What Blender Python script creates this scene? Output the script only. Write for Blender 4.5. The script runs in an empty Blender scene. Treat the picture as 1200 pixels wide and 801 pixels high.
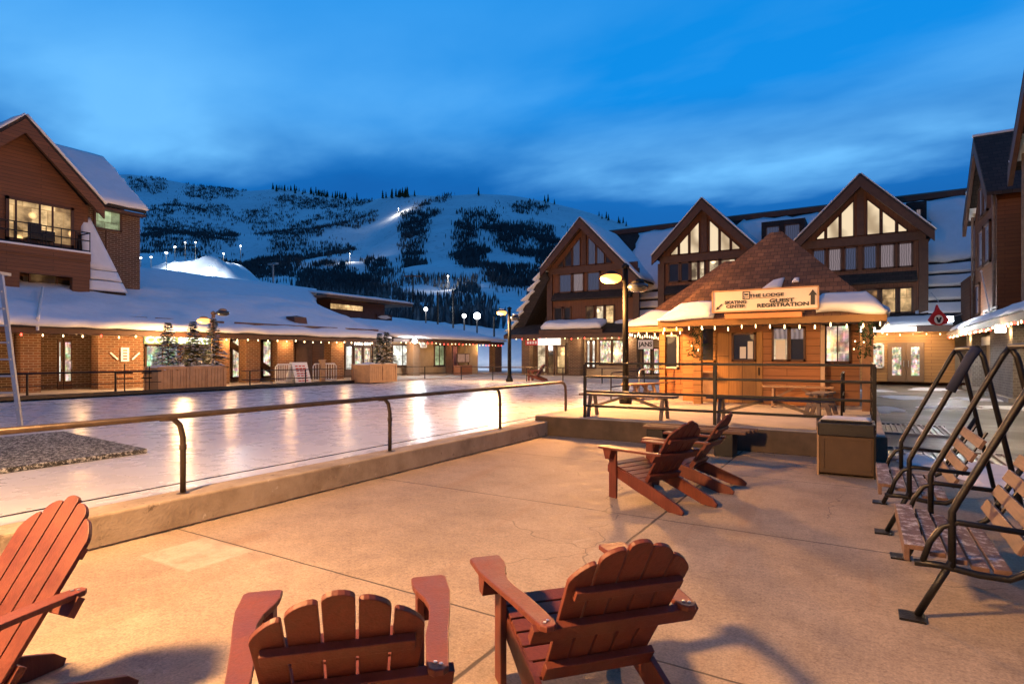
import bpy, math, random
from mathutils import Vector, Matrix, noise
random.seed(7)
R_ = math.radians
scene = bpy.context.scene
COL = scene.collection

# ---------------------------------------------------------------- survey frame
EYE = 1.65
YAW = R_(31.1)
FW = Vector((-math.sin(YAW), math.cos(YAW), 0)); RT = Vector((math.cos(YAW), math.sin(YAW), 0))
def ray(px, py=417.0):
    a = (px - 600) / 680.0
    v = FW + RT * a
    return v.x, v.y, (417 - py) / 680.0
def on_x(px, py, x):
    dx, dy, b = ray(px, py); s = x / dx
    return Vector((x, s * dy, EYE + s * b))
def on_y(px, py, y):
    dx, dy, b = ray(px, py); s = y / dy
    return Vector((s * dx, y, EYE + s * b))
def on_z(px, py, z):
    dx, dy, b = ray(px, py); s = (z - EYE) / b
    return Vector((s * dx, s * dy, z))
def at(px, py, s):
    dx, dy, b = ray(px, py)
    return Vector((s * dx, s * dy, EYE + s * b))
def cam(r, d, z=0.0):
    v = FW * d + RT * r
    return Vector((v.x, v.y, z))
def yx(px, x): return on_x(px, 417, x).y
def xy(px, y): return on_y(px, 417, y).x

# ---------------------------------------------------------------- mesh builder
class MB:
    def __init__(s): s.v = []; s.f = []
    def face(s, pts):
        n = len(s.v); s.v += [tuple(p) for p in pts]; s.f.append(tuple(range(n, n + len(pts)))); return s
    def box(s, x0, x1, y0, y1, z0, z1):
        n = len(s.v)
        s.v += [(x0,y0,z0),(x1,y0,z0),(x1,y1,z0),(x0,y1,z0),(x0,y0,z1),(x1,y0,z1),(x1,y1,z1),(x0,y1,z1)]
        for q in ((3,2,1,0),(4,5,6,7),(0,1,5,4),(1,2,6,5),(2,3,7,6),(3,0,4,7)): s.f.append(tuple(n+i for i in q))
        return s
    def prism(s, pts, d):
        """extrude a planar polygon (3D points) by vector d"""
        n = len(s.v); k = len(pts); d = Vector(d)
        s.v += [tuple(p) for p in pts] + [tuple(Vector(p) + d) for p in pts]
        nor = Vector((0,0,0))
        for i in range(k):
            nor += Vector(pts[i]).cross(Vector(pts[(i+1) % k]))
        flip = nor.dot(d) > 0
        a = tuple(range(n, n+k)); b = tuple(range(n+k, n+2*k))
        if flip: s.f += [a[::-1], b]
        else: s.f += [a, b[::-1]]
        for i in range(k):
            j = (i+1) % k
            q = (n+i, n+j, n+k+j, n+k+i)
            s.f.append(q if flip else q[::-1])
        return s
    def bar(s, p, q, w, h, up=(0,0,1)):
        """square bar from p to q, w across, h along 'up'"""
        p = Vector(p); q = Vector(q); d = (q - p).normalized(); u = Vector(up)
        if abs(d.dot(u)) > .98: u = Vector((0,1,0))
        a = d.cross(u).normalized(); u = a.cross(d).normalized()
        pts = [p - a*w/2 - u*h/2, p + a*w/2 - u*h/2, p + a*w/2 + u*h/2, p - a*w/2 + u*h/2]
        return s.prism(pts, q - p)
    def tube(s, pts, r, n=10, r2=None, cap=True):
        pts = [Vector(p) for p in pts]; N = len(pts); base = len(s.v)
        rs = [r + ((r2 if r2 is not None else r) - r) * i / max(1, N-1) for i in range(N)]
        t0 = (pts[1] - pts[0]).normalized()
        u = t0.cross(Vector((0,0,1)))
        if u.length < .05: u = t0.cross(Vector((1,0,0)))
        u.normalize()
        for i in range(N):
            t = (pts[min(i+1, N-1)] - pts[max(i-1, 0)]).normalized()
            u = (u - t * u.dot(t)).normalized(); w = t.cross(u)
            for k in range(n):
                an = 2*math.pi*k/n
                s.v.append(tuple(pts[i] + (u*math.cos(an) + w*math.sin(an)) * rs[i]))
        for i in range(N-1):
            for k in range(n):
                j = (k+1) % n
                s.f.append((base+i*n+k, base+i*n+j, base+(i+1)*n+j, base+(i+1)*n+k))
        if cap:
            s.f.append(tuple(base+k for k in range(n))[::-1]); s.f.append(tuple(base+(N-1)*n+k for k in range(n)))
        return s
    def lathe(s, c, prof, n=14):
        """prof: list of (radius, z) about a vertical axis at c"""
        base = len(s.v); c = Vector(c)
        for r, z in prof:
            for k in range(n):
                a = 2*math.pi*k/n
                s.v.append((c.x + r*math.cos(a), c.y + r*math.sin(a), c.z + z))
        for i in range(len(prof)-1):
            for k in range(n):
                j = (k+1) % n
                s.f.append((base+i*n+k, base+i*n+j, base+(i+1)*n+j, base+(i+1)*n+k))
        s.f.append(tuple(base+k for k in range(n))[::-1]); s.f.append(tuple(base+(len(prof)-1)*n+k for k in range(n)))
        return s
    def sheet(s, p00, p10, p11, p01, th, nu=12, nv=6, amp=.05, sc=.6, edge=.0, seed=0, base=True):
        """a lying slab of snow on the quad; rounded at the rim, uneven on top"""
        P = [Vector(p) for p in (p00, p10, p11, p01)]
        nor = (P[1]-P[0]).cross(P[3]-P[0]).normalized()
        if nor.z < 0: nor = -nor
        g = []
        for j in range(nv+1):
            row = []
            for i in range(nu+1):
                u = i/nu; v = j/nv
                uu, vv = u, v
                if edge:
                    L1 = max((P[1]-P[0]).length, .01); L2 = max((P[3]-P[0]).length, .01)
                    q = P[0].lerp(P[1], u).lerp(P[3].lerp(P[2], u), v)
                    e1 = noise.noise(Vector((q.x*1.3+seed, q.y*1.3, q.z*1.3))) * edge
                    if j == 0: vv += e1 / L2
                    if j == nv: vv += e1 / L2
                    if i == 0: uu += e1 / L1
                    if i == nu: uu += e1 / L1
                q = P[0].lerp(P[1], uu).lerp(P[3].lerp(P[2], uu), vv)
                rim = min(1, min(i, nu-i) / 1.0) * min(1, min(j, nv-j) / 1.0)
                h = th * (.55 + .45*rim) + amp * (noise.noise(Vector((q.x*sc+seed, q.y*sc, q.z*sc))) + .4*noise.noise(Vector((q.x*sc*3, q.y*sc*3+seed, q.z*sc*3)))) * (.3 + .7*rim)
                row.append((q, q + nor * max(h, .012)))
            g.append(row)
        n = len(s.v)
        for row in g:
            for b, t in row: s.v.append(tuple(t))
        W = nu + 1
        up = (P[1]-P[0]).cross(P[3]-P[0]).z > 0
        for j in range(nv):
            for i in range(nu):
                q = (n+j*W+i, n+j*W+i+1, n+(j+1)*W+i+1, n+(j+1)*W+i)
                s.f.append(q if up else q[::-1])
        ring = [(0, i) for i in range(nu)] + [(j, nu) for j in range(nv)] + [(nv, i) for i in range(nu, 0, -1)] + [(j, 0) for j in range(nv, 0, -1)]
        m = len(s.v)
        for j, i in ring: s.v.append(tuple(g[j][i][0]))
        K = len(ring)
        for k in range(K):
            a = ring[k]; b = ring[(k+1) % K]
            q = (m+k, m+(k+1) % K, n+b[0]*W+b[1], n+a[0]*W+a[1])
            s.f.append(q if up else q[::-1])
        s.f.append(tuple(range(m, m+K))[::-1] if up else tuple(range(m, m+K)))
        return s
    def build(s, name, mat, parent=None, origin=None, local=False, smooth=False, bevel=0, auto=None):
        me = bpy.data.meshes.new(name)
        off = Vector((0,0,0))
        if parent is not None and not local:
            p = parent
            while p is not None: off += p.location; p = p.parent
        if origin is not None: off = Vector(origin)
        me.from_pydata([tuple(Vector(q) - off) for q in s.v], [], s.f)
        me.update()
        o = bpy.data.objects.new(name, me); COL.objects.link(o)
        if origin is not None: o.location = off
        if parent is not None: o.parent = parent
        me.materials.append(mat)
        if smooth:
            for p in me.polygons: p.use_smooth = True
        if bevel:
            b = o.modifiers.new('bevel', 'BEVEL'); b.width = bevel; b.segments = 2; b.limit_method = 'ANGLE'; b.angle_limit = R_(50)
        return o

def tag(o, label, cat, group=None, kind=None):
    if label: o['label'] = label
    if cat: o['category'] = cat
    if group: o['group'] = group
    if kind: o['kind'] = kind
    return o
def empty(name, loc, label, cat, group=None, rz=0):
    o = bpy.data.objects.new(name, None); COL.objects.link(o)
    o.location = loc; o.rotation_euler = (0, 0, rz); o.empty_display_size = .2
    return tag(o, label, cat, group)
def struct(o): o['kind'] = 'structure'; return o
def copy_tree(o, parent=None):
    c = o.copy(); COL.objects.link(c)
    if parent is not None: c.parent = parent
    for ch in [k for k in COL.objects if k.parent == o]: copy_tree(ch, c)
    return c

# ---------------------------------------------------------------- materials
MATS = {}
class NT:
    def __init__(s, name):
        s.m = bpy.data.materials.new(name); s.m.use_nodes = True
        s.t = s.m.node_tree; s.n = s.t.nodes; s.l = s.t.links
        s.b = s.n['Principled BSDF']; MATS[name] = s.m
    def new(s, ty, **kw):
        n = s.n.new(ty)
        for k, v in kw.items():
            if hasattr(n, k) and k not in ('Scale',): setattr(n, k, v)
            else: n.inputs[k].default_value = v
        return n
    def link(s, a, b): s.l.new(a, b)
    def pos(s): return s.new('ShaderNodeNewGeometry').outputs['Position']
    def objc(s): return s.new('ShaderNodeTexCoord').outputs['Object']
    def noise(s, sc, det=5, rough=.6, vec=None, dist=0):
        n = s.new('ShaderNodeTexNoise'); n.inputs['Scale'].default_value = sc; n.inputs['Detail'].default_value = det
        n.inputs['Roughness'].default_value = rough; n.inputs['Distortion'].default_value = dist
        s.link(vec if vec is not None else s.pos(), n.inputs['Vector']); return n.outputs['Fac']
    def ramp(s, fac, stops):
        r = s.new('ShaderNodeValToRGB'); e = r.color_ramp.elements
        while len(e) < len(stops): e.new(.5)
        for i, (p, c) in enumerate(stops):
            e[i].position = p; e[i].color = (*c, 1) if len(c) == 3 else c
        s.link(fac, r.inputs['Fac']); return r.outputs['Color']
    def mix(s, fac, a, b, bt='MIX'):
        m = s.new('ShaderNodeMix'); m.data_type = 'RGBA'; m.blend_type = bt
        for v, i in ((fac, 0), (a, 6), (b, 7)):
            if isinstance(v, (int, float)): m.inputs[i].default_value = v
            elif isinstance(v, tuple): m.inputs[i].default_value = (*v, 1)
            else: s.link(v, m.inputs[i])
        return m.outputs[2]
    def math(s, op, a, b=0, c=None):
        m = s.new('ShaderNodeMath'); m.operation = op
        for v, i in ((a, 0), (b, 1), (c, 2)):
            if v is None: continue
            if isinstance(v, (int, float)): m.inputs[i].default_value = v
            else: s.link(v, m.inputs[i])
        return m.outputs[0]
    def bump(s, h, st=.3, dist=.02):
        b = s.new('ShaderNodeBump'); b.inputs['Strength'].default_value = st; b.inputs['Distance'].default_value = dist
        s.link(h, b.inputs['Height']); s.link(b.outputs['Normal'], s.b.inputs['Normal'])
    def out(s, col=None, rough=None, metal=0, spec=None):
        if col is not None:
            if isinstance(col, tuple): s.b.inputs['Base Color'].default_value = (*col, 1)
            else: s.link(col, s.b.inputs['Base Color'])
        if rough is not None:
            if isinstance(rough, (int, float)): s.b.inputs['Roughness'].default_value = rough
            else: s.link(rough, s.b.inputs['Roughness'])
        s.b.inputs['Metallic'].default_value = metal
        if spec is not None: s.b.inputs['Specular IOR Level'].default_value = spec
        return s.m
    def wall(s):
        """(u, v) in metres on an upright or sloping face: along it, and up"""
        g = s.new('ShaderNodeNewGeometry'); p = s.new('ShaderNodeSeparateXYZ'); n = s.new('ShaderNodeSeparateXYZ')
        s.link(g.outputs['Position'], p.inputs[0]); s.link(g.outputs['True Normal'], n.inputs[0])
        k = s.math('GREATER_THAN', s.math('ABSOLUTE', n.outputs[0]), s.math('ABSOLUTE', n.outputs[1]))
        u = s.math('ADD', s.math('MULTIPLY', p.outputs[1], k), s.math('MULTIPLY', p.outputs[0], s.math('SUBTRACT', 1, k)))
        c = s.new('ShaderNodeCombineXYZ'); s.link(u, c.inputs[0]); s.link(p.outputs[2], c.inputs[1])
        return c.outputs[0]

def plain(name, col, rough=.6, var=.25, sc=6, bump=.15, metal=0, bsc=None, spec=None):
    t = NT(name); n = t.noise(sc, 6, .65)
    c = t.ramp(n, [(.25, tuple(k*(1-var) for k in col)), (.75, tuple(min(1, k*(1+var)) for k in col))])
    if bump: t.bump(t.noise(bsc or sc*6, 4), bump, .01)
    return t.out(c, rough, metal, spec)

def brick(name, c1, c2, mortar, bw=.22, bh=.075, ms=.01, rough=.85, bump=.5, off=.5, var=.3):
    t = NT(name); w = t.wall(); b = t.new('ShaderNodeTexBrick')
    t.link(w, b.inputs['Vector'])
    b.inputs['Scale'].default_value = 1; b.inputs['Brick Width'].default_value = bw; b.inputs['Row Height'].default_value = bh
    b.inputs['Mortar Size'].default_value = ms; b.inputs['Mortar Smooth'].default_value = .2; b.inputs['Bias'].default_value = 0
    b.offset = off
    b.inputs['Color1'].default_value = (*c1, 1); b.inputs['Color2'].default_value = (*c2, 1); b.inputs['Mortar'].default_value = (*mortar, 1)
    n = t.noise(1.7, 6)
    c = t.mix(1, b.outputs['Color'], t.ramp(n, [(.2, (1-var,)*3), (.8, (1+var*.4,)*3)]), 'MULTIPLY')
    t.bump(t.math('SUBTRACT', 1, b.outputs['Fac']), bump, .012)
    return t.out(c, rough)

def wood(name, c1, c2, board=.14, vertical=False, rough=.65):
    """boards laid along (or up) the face, with a seam between them and a grain"""
    t = NT(name); w = t.wall()
    if vertical:
        sp = t.new('ShaderNodeSeparateXYZ'); t.link(w, sp.inputs[0]); cb = t.new('ShaderNodeCombineXYZ')
        t.link(sp.outputs[1], cb.inputs[0]); t.link(sp.outputs[0], cb.inputs[1]); w = cb.outputs[0]
    b = t.new('ShaderNodeTexBrick'); t.link(w, b.inputs['Vector'])
    b.inputs['Scale'].default_value = 1; b.inputs['Brick Width'].default_value = 3.3; b.inputs['Row Height'].default_value = board
    b.inputs['Mortar Size'].default_value = .008; b.inputs['Mortar Smooth'].default_value = .3
    b.inputs['Color1'].default_value = (*c1, 1); b.inputs['Color2'].default_value = (*c2, 1); b.inputs['Mortar'].default_value = (*[k*.25 for k in c1], 1)
    mp = t.new('ShaderNodeMapping'); mp.inputs['Scale'].default_value = (1.2, 26, 1); t.link(w, mp.inputs[0])
    g = t.noise(1.5, 5, .6, mp.outputs[0], .4)
    c = t.mix(1, b.outputs['Color'], t.ramp(g, [(.2, (.68,)*3), (.8, (1.2,)*3)]), 'MULTIPLY')
    t.bump(t.math('SUBTRACT', t.math('MULTIPLY', g, .15), b.outputs['Fac']), .45, .012)
    return t.out(c, rough)

def lit(name, col, strength, pattern=None, dark=(.02,.02,.02)):
    """a lit window: the room behind glows through a glossy pane"""
    t = NT(name)
    w = t.wall()
    if pattern == 'shop':
        b = t.new('ShaderNodeTexBrick'); t.link(w, b.inputs['Vector']); b.inputs['Scale'].default_value = 1
        b.inputs['Brick Width'].default_value = .13; b.inputs['Row Height'].default_value = .29; b.inputs['Mortar Size'].default_value = .022
        b.inputs['Color1'].default_value = (1,1,1,1); b.inputs['Color2'].default_value = (.22,.19,.17,1); b.inputs['Mortar'].default_value = (.5,.47,.42,1)
        n = t.noise(2.3, 5, .65, w)
        nc = t.new('ShaderNodeTexNoise'); nc.inputs['Scale'].default_value = 4.5; t.link(w, nc.inputs['Vector'])
        c = t.mix(1, b.outputs['Color'], t.ramp(n, [(.35, (.22,.19,.17)), (.58, (1,1,1))]), 'MULTIPLY')
        hs = t.new('ShaderNodeHueSaturation'); hs.inputs['Saturation'].default_value = 2.2; hs.inputs['Value'].default_value = 1.7; t.link(nc.outputs['Color'], hs.inputs['Color'])
        c = t.mix(.42, c, hs.outputs['Color'], 'MULTIPLY')
        c = t.mix(1, c, tuple(col), 'MULTIPLY')
    elif pattern == 'curtain':
        sp = t.new('ShaderNodeSeparateXYZ'); t.link(w, sp.inputs[0])
        f = t.math('SINE', t.math('ADD', t.math('MULTIPLY', sp.outputs[0], 55), t.math('MULTIPLY', t.noise(2.0, 2, .5, w), 9)))
        c = t.mix(1, t.ramp(t.math('MULTIPLY_ADD', f, .5, .5), [(0, (.45,)*3), (1, (1,)*3)]), tuple(col), 'MULTIPLY')
    elif pattern == 'beam':
        sp = t.new('ShaderNodeSeparateXYZ'); t.link(w, sp.inputs[0])
        f = t.math('SINE', t.math('ADD', t.math('MULTIPLY', t.math('ADD', sp.outputs[0], t.math('MULTIPLY', sp.outputs[1], .45)), 3.1), t.math('MULTIPLY', t.noise(.7, 2, .5, w), 5)))
        c = t.ramp(t.math('MULTIPLY_ADD', f, .5, .5), [(0, (.50,.46,.42)), (.25, (.72,.7,.68)), (.6, (1,1,1))])
        v = t.new('ShaderNodeTexVoronoi'); v.inputs['Scale'].default_value = .55; t.link(w, v.inputs['Vector'])
        c = t.mix(t.ramp(v.outputs['Distance'], [(.03, (1,)*3), (.13, (0,)*3)]), c, (2.4, 2.2, 1.9))
        c = t.mix(1, c, tuple(col), 'MULTIPLY')
    elif pattern == 'room':
        n = t.noise(1.3, 4, .6, w)
        b = t.new('ShaderNodeTexBrick'); t.link(w, b.inputs['Vector']); b.inputs['Scale'].default_value = 1
        b.inputs['Brick Width'].default_value = .62; b.inputs['Row Height'].default_value = .83; b.inputs['Mortar Size'].default_value = .035; b.inputs['Mortar Smooth'].default_value = .6
        b.inputs['Color1'].default_value = (1,1,1,1); b.inputs['Color2'].default_value = (.34,.30,.27,1); b.inputs['Mortar'].default_value = (.5,.45,.4,1)
        c = t.mix(1, b.outputs['Color'], t.ramp(n, [(.36, (.22,.2,.18)), (.62, (1,1,1))]), 'MULTIPLY')
        v = t.new('ShaderNodeTexVoronoi'); v.inputs['Scale'].default_value = 1.1; t.link(w, v.inputs['Vector'])
        c = t.mix(t.ramp(v.outputs['Distance'], [(.05, (1,)*3), (.22, (0,)*3)]), c, (2.2, 2.0, 1.7))
        c = t.mix(1, c, tuple(col), 'MULTIPLY')
    else:
        n = t.noise(.6, 2, .5, w)
        c = t.mix(1, t.ramp(n, [(.3, (.72,)*3), (.7, (1,)*3)]), tuple(col), 'MULTIPLY')
    t.link(c, t.b.inputs['Emission Color']); t.b.inputs['Emission Strength'].default_value = strength
    return t.out(dark, .08)

def glow(name, col, strength):
    t = NT(name); t.b.inputs['Emission Color'].default_value = (*col, 1); t.b.inputs['Emission Strength'].default_value = strength
    return t.out(col, .4)

def mk_concrete():
    t = NT('terrace_concrete'); p = t.pos(); sp = t.new('ShaderNodeSeparateXYZ'); t.link(p, sp.inputs[0])
    n1 = t.noise(.55, 6, .6); n2 = t.noise(5, 8, .7); n3 = t.noise(70, 3, .6)
    c = t.ramp(n1, [(.3, (.28, .22, .165)), (.52, (.38, .30, .225)), (.72, (.44, .355, .27))])
    c = t.mix(.5, c, t.ramp(n2, [(.3, (.62,.6,.58)), (.65, (1.05,1.03,1.0))]), 'MULTIPLY')
    c = t.mix(.6, c, t.ramp(n3, [(.3, (.5,)*3), (.7, (1.25,)*3)]), 'MULTIPLY')
    c = t.mix(.42, c, t.ramp(t.noise(1.6, 8, .75), [(.36, (.55,.5,.47)), (.56, (1.05,1.03,1.0))]), 'MULTIPLY')
    c = t.mix(t.ramp(t.noise(2.7, 9, .8, dist=.6), [(.60, (0,)*3), (.70, (.35,)*3)]), c, (.60, .54, .47))
    c = t.mix(t.ramp(t.noise(34, 4, .7), [(.66, (0,)*3), (.74, (.55,)*3)]), c, (.10, .08, .06))
    c = t.mix(t.ramp(t.noise(21, 5, .75), [(.68, (0,)*3), (.76, (.5,)*3)]), c, (.62, .55, .48))
    c = t.mix(.8, c, t.ramp(t.noise(26, 5, .8), [(.36, (.70,.68,.66)), (.5, (1,1,1)), (.66, (1.16,1.14,1.12))]), 'MULTIPLY')
    # worn rust-brown drip trails and blotches
    mp = t.new('ShaderNodeMapping'); mp.inputs['Scale'].default_value = (1.4, .16, 1); t.link(p, mp.inputs[0])
    st = t.ramp(t.noise(1.6, 5, .6, mp.outputs[0], .3), [(.56, (0,)*3), (.70, (1,)*3)])
    c = t.mix(t.math('MULTIPLY', st, .42), c, (.25, .145, .08))
    # a paler repaired rectangle
    def inside(o, a, b, w=.015):
        m = t.new('ShaderNodeMapRange'); m.inputs[1].default_value = a-w; m.inputs[2].default_value = a+w; t.link(o, m.inputs[0])
        k = t.new('ShaderNodeMapRange'); k.inputs[1].default_value = b-w; k.inputs[2].default_value = b+w; k.inputs[3].default_value = 1; k.inputs[4].default_value = 0; t.link(o, k.inputs[0])
        return t.math('MULTIPLY', m.outputs[0], k.outputs[0])
    patch = t.math('MULTIPLY', inside(sp.outputs[0], -5.12, -4.42), inside(sp.outputs[1], 2.52, 3.08))
    c = t.mix(t.math('MULTIPLY', patch, t.ramp(t.noise(4, 7, .7), [(.35, (.12,)*3), (.6, (.55,)*3)])), c, (.55, .48, .40))
    wob = t.math('MULTIPLY', t.math('SUBTRACT', t.noise(3, 3), .5), .02)
    def line(o, v, w):
        d = t.math('ABSOLUTE', t.math('SUBTRACT', t.math('ADD', o, wob), v))
        m = t.new('ShaderNodeMapRange'); m.inputs[1].default_value = w*.5; m.inputs[2].default_value = w; m.inputs[3].default_value = 1; m.inputs[4].default_value = 0
        t.link(d, m.inputs[0]); return m.outputs[0]
    j = None
    for o, v, w in ((0, -1.78, .018), (0, 2.2, .014), (1, .4, .011), (1, 3.1, .011), (1, 5.8, .011), (1, 8.5, .011)):
        q = line(sp.outputs[o], v, w); j = q if j is None else t.math('MAXIMUM', j, q)
    # a few hairline cracks
    vo = t.new('ShaderNodeTexVoronoi'); vo.feature = 'DISTANCE_TO_EDGE'; vo.inputs['Scale'].default_value = .32
    wv = t.new('ShaderNodeVectorMath'); wv.operation = 'ADD'
    nz = t.new('ShaderNodeTexNoise'); nz.inputs['Scale'].default_value = 2.2; t.link(p, nz.inputs['Vector'])
    sc = t.new('ShaderNodeVectorMath'); sc.operation = 'SCALE'; sc.inputs['Scale'].default_value = .5; t.link(nz.outputs['Color'], sc.inputs[0])
    t.link(p, wv.inputs[0]); t.link(sc.outputs[0], wv.inputs[1]); t.link(wv.outputs[0], vo.inputs['Vector'])
    cr = t.math('MULTIPLY', t.math('LESS_THAN', vo.outputs['Distance'], .0022), t.math('GREATER_THAN', t.noise(.5, 2), .53))
    c = t.mix(t.math('MULTIPLY', t.math('MAXIMUM', j, t.math('MULTIPLY', cr, .5)), .88), c, (.04, .032, .026))
    h = t.math('SUBTRACT', t.math('ADD', t.math('MULTIPLY', n3, .12), t.math('MULTIPLY', n2, .25)), t.math('MULTIPLY', j, 1.2))
    t.bump(h, .35, .012)
    return t.out(c, t.ramp(n2, [(.3, (.62,)*3), (.7, (.86,)*3)]), spec=.35)
mk_concrete()

def mk_ice():
    t = NT('rink_ice'); p = t.pos()
    n = t.noise(.35, 5, .6); n2 = t.noise(2.5, 6, .6)
    c = t.ramp(n, [(.3, (.54, .535, .54)), (.7, (.66, .655, .66))])
    c = t.mix(.35, c, t.ramp(n2, [(.3, (.93,.93,.93)), (.7, (1,1,1))]), 'MULTIPLY')
    # skate and shovel marks along the rink
    mp = t.new('ShaderNodeMapping'); mp.inputs['Scale'].default_value = (6, .22, 1); mp.inputs['Rotation'].default_value = (0, 0, R_(7)); t.link(p, mp.inputs[0])
    s1 = t.noise(1.4, 7, .7, mp.outputs[0])
    c = t.mix(t.ramp(s1, [(.55, (0,)*3), (.75, (.22,)*3)]), c, (.48, .45, .43))
    for ang, sd in ((23, 1.0), (-31, 1.7), (74, 1.3)):
        m2 = t.new('ShaderNodeMapping'); m2.inputs['Scale'].default_value = (30*sd, .7, 1); m2.inputs['Rotation'].default_value = (0, 0, R_(ang)); t.link(p, m2.inputs[0])
        sc_ = t.noise(1.0, 3, .5, m2.outputs[0], .15)
        c = t.mix(t.ramp(sc_, [(.66, (0,)*3), (.72, (.28,)*3)]), c, (.80, .80, .80))
    c = t.mix(t.ramp(t.noise(9, 8, .75), [(.45, (0,)*3), (.75, (.3,)*3)]), c, (.78, .77, .76))
    t.bump(t.math('ADD', t.math('MULTIPLY', t.noise(6, 3), .6), t.math('MULTIPLY', s1, .25)), .05, .012)
    return t.out(c, t.ramp(n2, [(.3, (.24,)*3), (.7, (.32,)*3)]), spec=.30)
mk_ice()

def mk_snow(name, col=(.84, .85, .87), sc=2.0, dirt=0.0):
    t = NT(name); n = t.noise(sc, 6, .65); n2 = t.noise(sc*9, 4)
    c = t.ramp(n, [(.25, tuple(k*.9 for k in col)), (.7, col)])
    if dirt:
        c = t.mix(t.ramp(t.noise(1.1, 6, .7), [(.5, (0,)*3), (.75, (dirt,)*3)]), c, (.25, .21, .18))
    t.bump(t.math('ADD', t.math('MULTIPLY', n, .8), t.math('MULTIPLY', n2, .3)), .35, .08)
    t.b.inputs['Subsurface Weight'].default_value = 0
    return t.out(c, .75, spec=.25)
mk_snow('roof_snow', (.78, .79, .82)); mk_snow('packed_snow', (.74, .73, .72), 1.0, .5)

def mk_asphalt():
    t = NT('plaza_paving'); n = t.noise(.28, 6, .65); n2 = t.noise(9, 6, .7); n3 = t.noise(90, 2)
    c = t.ramp(n, [(.3, (.05, .042, .037)), (.6, (.09, .076, .064)), (.8, (.125, .105, .088))])
    c = t.mix(.5, c, t.ramp(n2, [(.3, (.6,)*3), (.7, (1.2,)*3)]), 'MULTIPLY')
    c = t.mix(t.ramp(t.noise(.45, 7, .7), [(.60, (0,)*3), (.66, (.6,)*3)]), c, (.42, .40, .39))
    t.bump(t.math('ADD', t.math('MULTIPLY', n3, .3), n2), .3, .012)
    return t.out(c, t.ramp(n, [(.35, (.36,)*3), (.65, (.75,)*3)]), spec=.45)
mk_asphalt()

def mk_hill():
    t = NT('hill_snow'); n = t.noise(.012, 8, .6); n2 = t.noise(.15, 6, .65)
    c = t.ramp(n, [(.3, (.70, .72, .75)), (.7, (.88, .90, .92))])
    c = t.mix(t.ramp(n2, [(.56, (0,)*3), (.72, (.55,)*3)]), c, (.22, .23, .24))
    t.bump(n2, .35, 1.5)
    return t.out(c, .9, spec=.1)
mk_hill()
t = NT('bare_brush'); t.out(t.ramp(t.noise(.2, 3), [(.3, (.035, .036, .04)), (.7, (.10, .10, .105))]), .95, spec=.05)
t = NT('frosted_brush'); t.out(t.ramp(t.noise(.25, 3), [(.35, (.05, .05, .05)), (.7, (.24, .25, .26))]), .95, spec=.05)
t = NT('conifer'); t.out(t.ramp(t.noise(.8, 3), [(.3, (.014, .028, .016)), (.7, (.035, .06, .034))]), .95, spec=.05)

M = MATS
t = NT('chair_lumber'); oc = t.objc(); n = t.noise(5, 6, .65, oc)
mg = t.new('ShaderNodeMapping'); mg.inputs['Scale'].default_value = (60, 60, 5); t.link(oc, mg.inputs[0]); gr = t.noise(1.0, 5, .65, mg.outputs[0], .3)
c = t.ramp(n, [(.25, (.088, .021, .013)), (.75, (.15, .038, .023))])
c = t.mix(.6, c, t.ramp(gr, [(.3, (.62,)*3), (.7, (1.2,)*3)]), 'MULTIPLY')
c = t.mix(t.ramp(t.noise(38, 6, .8, oc), [(.66, (0,)*3), (.72, (.5,)*3)]), c, (.30, .15, .10))
t.bump(t.math('ADD', gr, t.noise(120, 3, .5, oc)), .3, .004); t.out(c, t.ramp(n, [(.3, (.42,)*3), (.7, (.66,)*3)]), spec=.4)
t = NT('seat_lumber'); n = t.noise(6, 6, .65)
mpg = t.new('ShaderNodeMapping'); mpg.inputs['Scale'].default_value = (40, 2.2, 40); t.link(t.pos(), mpg.inputs[0]); gr = t.noise(1.2, 5, .65, mpg.outputs[0])
c = t.mix(.8, t.ramp(n, [(.25, (.085, .045, .034)), (.75, (.16, .088, .066))]), t.ramp(gr, [(.3, (.5,)*3), (.7, (1.25,)*3)]), 'MULTIPLY')
gn = t.new('ShaderNodeNewGeometry'); sn = t.new('ShaderNodeSeparateXYZ'); t.link(gn.outputs['True Normal'], sn.inputs[0])
fz = t.math('MULTIPLY', t.ramp(t.noise(11, 7, .78), [(.50, (0,)*3), (.62, (.8,)*3)]), t.math('GREATER_THAN', sn.outputs[2], .6))
c = t.mix(fz, c, (.60, .58, .58)); t.bump(t.math('ADD', gr, fz), .4, .006); t.out(c, .6)
plain('black_steel', (.009, .0085, .009), .38, .3, 20, .35, .2, bsc=60, spec=.35)
plain('lamp_iron', (.003, .0028, .0028), .6, .3, 9, .2, 0, spec=.2)
plain('rail_steel', (.075, .055, .042), .38, .4, 9, .25, .6)
plain('aluminium', (.52, .54, .57), .32, .12, 9, .1, .85)
plain('white_vinyl', (.72, .71, .68), .45, .08, 4, .1)
plain('galvanised', (.28, .28, .28), .5, .2, 8, .2, .6)
t = NT('kerb_concrete'); n = t.noise(2.2, 7, .68)
c = t.ramp(n, [(.28, (.22, .165, .11)), (.5, (.36, .285, .20)), (.75, (.46, .37, .27))])
c = t.mix(t.ramp(t.noise(5.5, 7, .72), [(.60, (0,)*3), (.68, (.8,)*3)]), c, (.07, .05, .035))
c = t.mix(t.ramp(t.noise(9, 6, .7, dist=.4), [(.64, (0,)*3), (.70, (.8,)*3)]), c, (.62, .55, .46))
t.bump(t.math('ADD', n, t.math('MULTIPLY', t.noise(30, 4), .4)), .6, .02); t.out(c, .85)
plain('deck_front', (.085, .06, .042), .85, .4, 3, .5, bsc=30)
plain('dark_trim', (.075, .032, .018), .6, .3, 4, .3)
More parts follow.
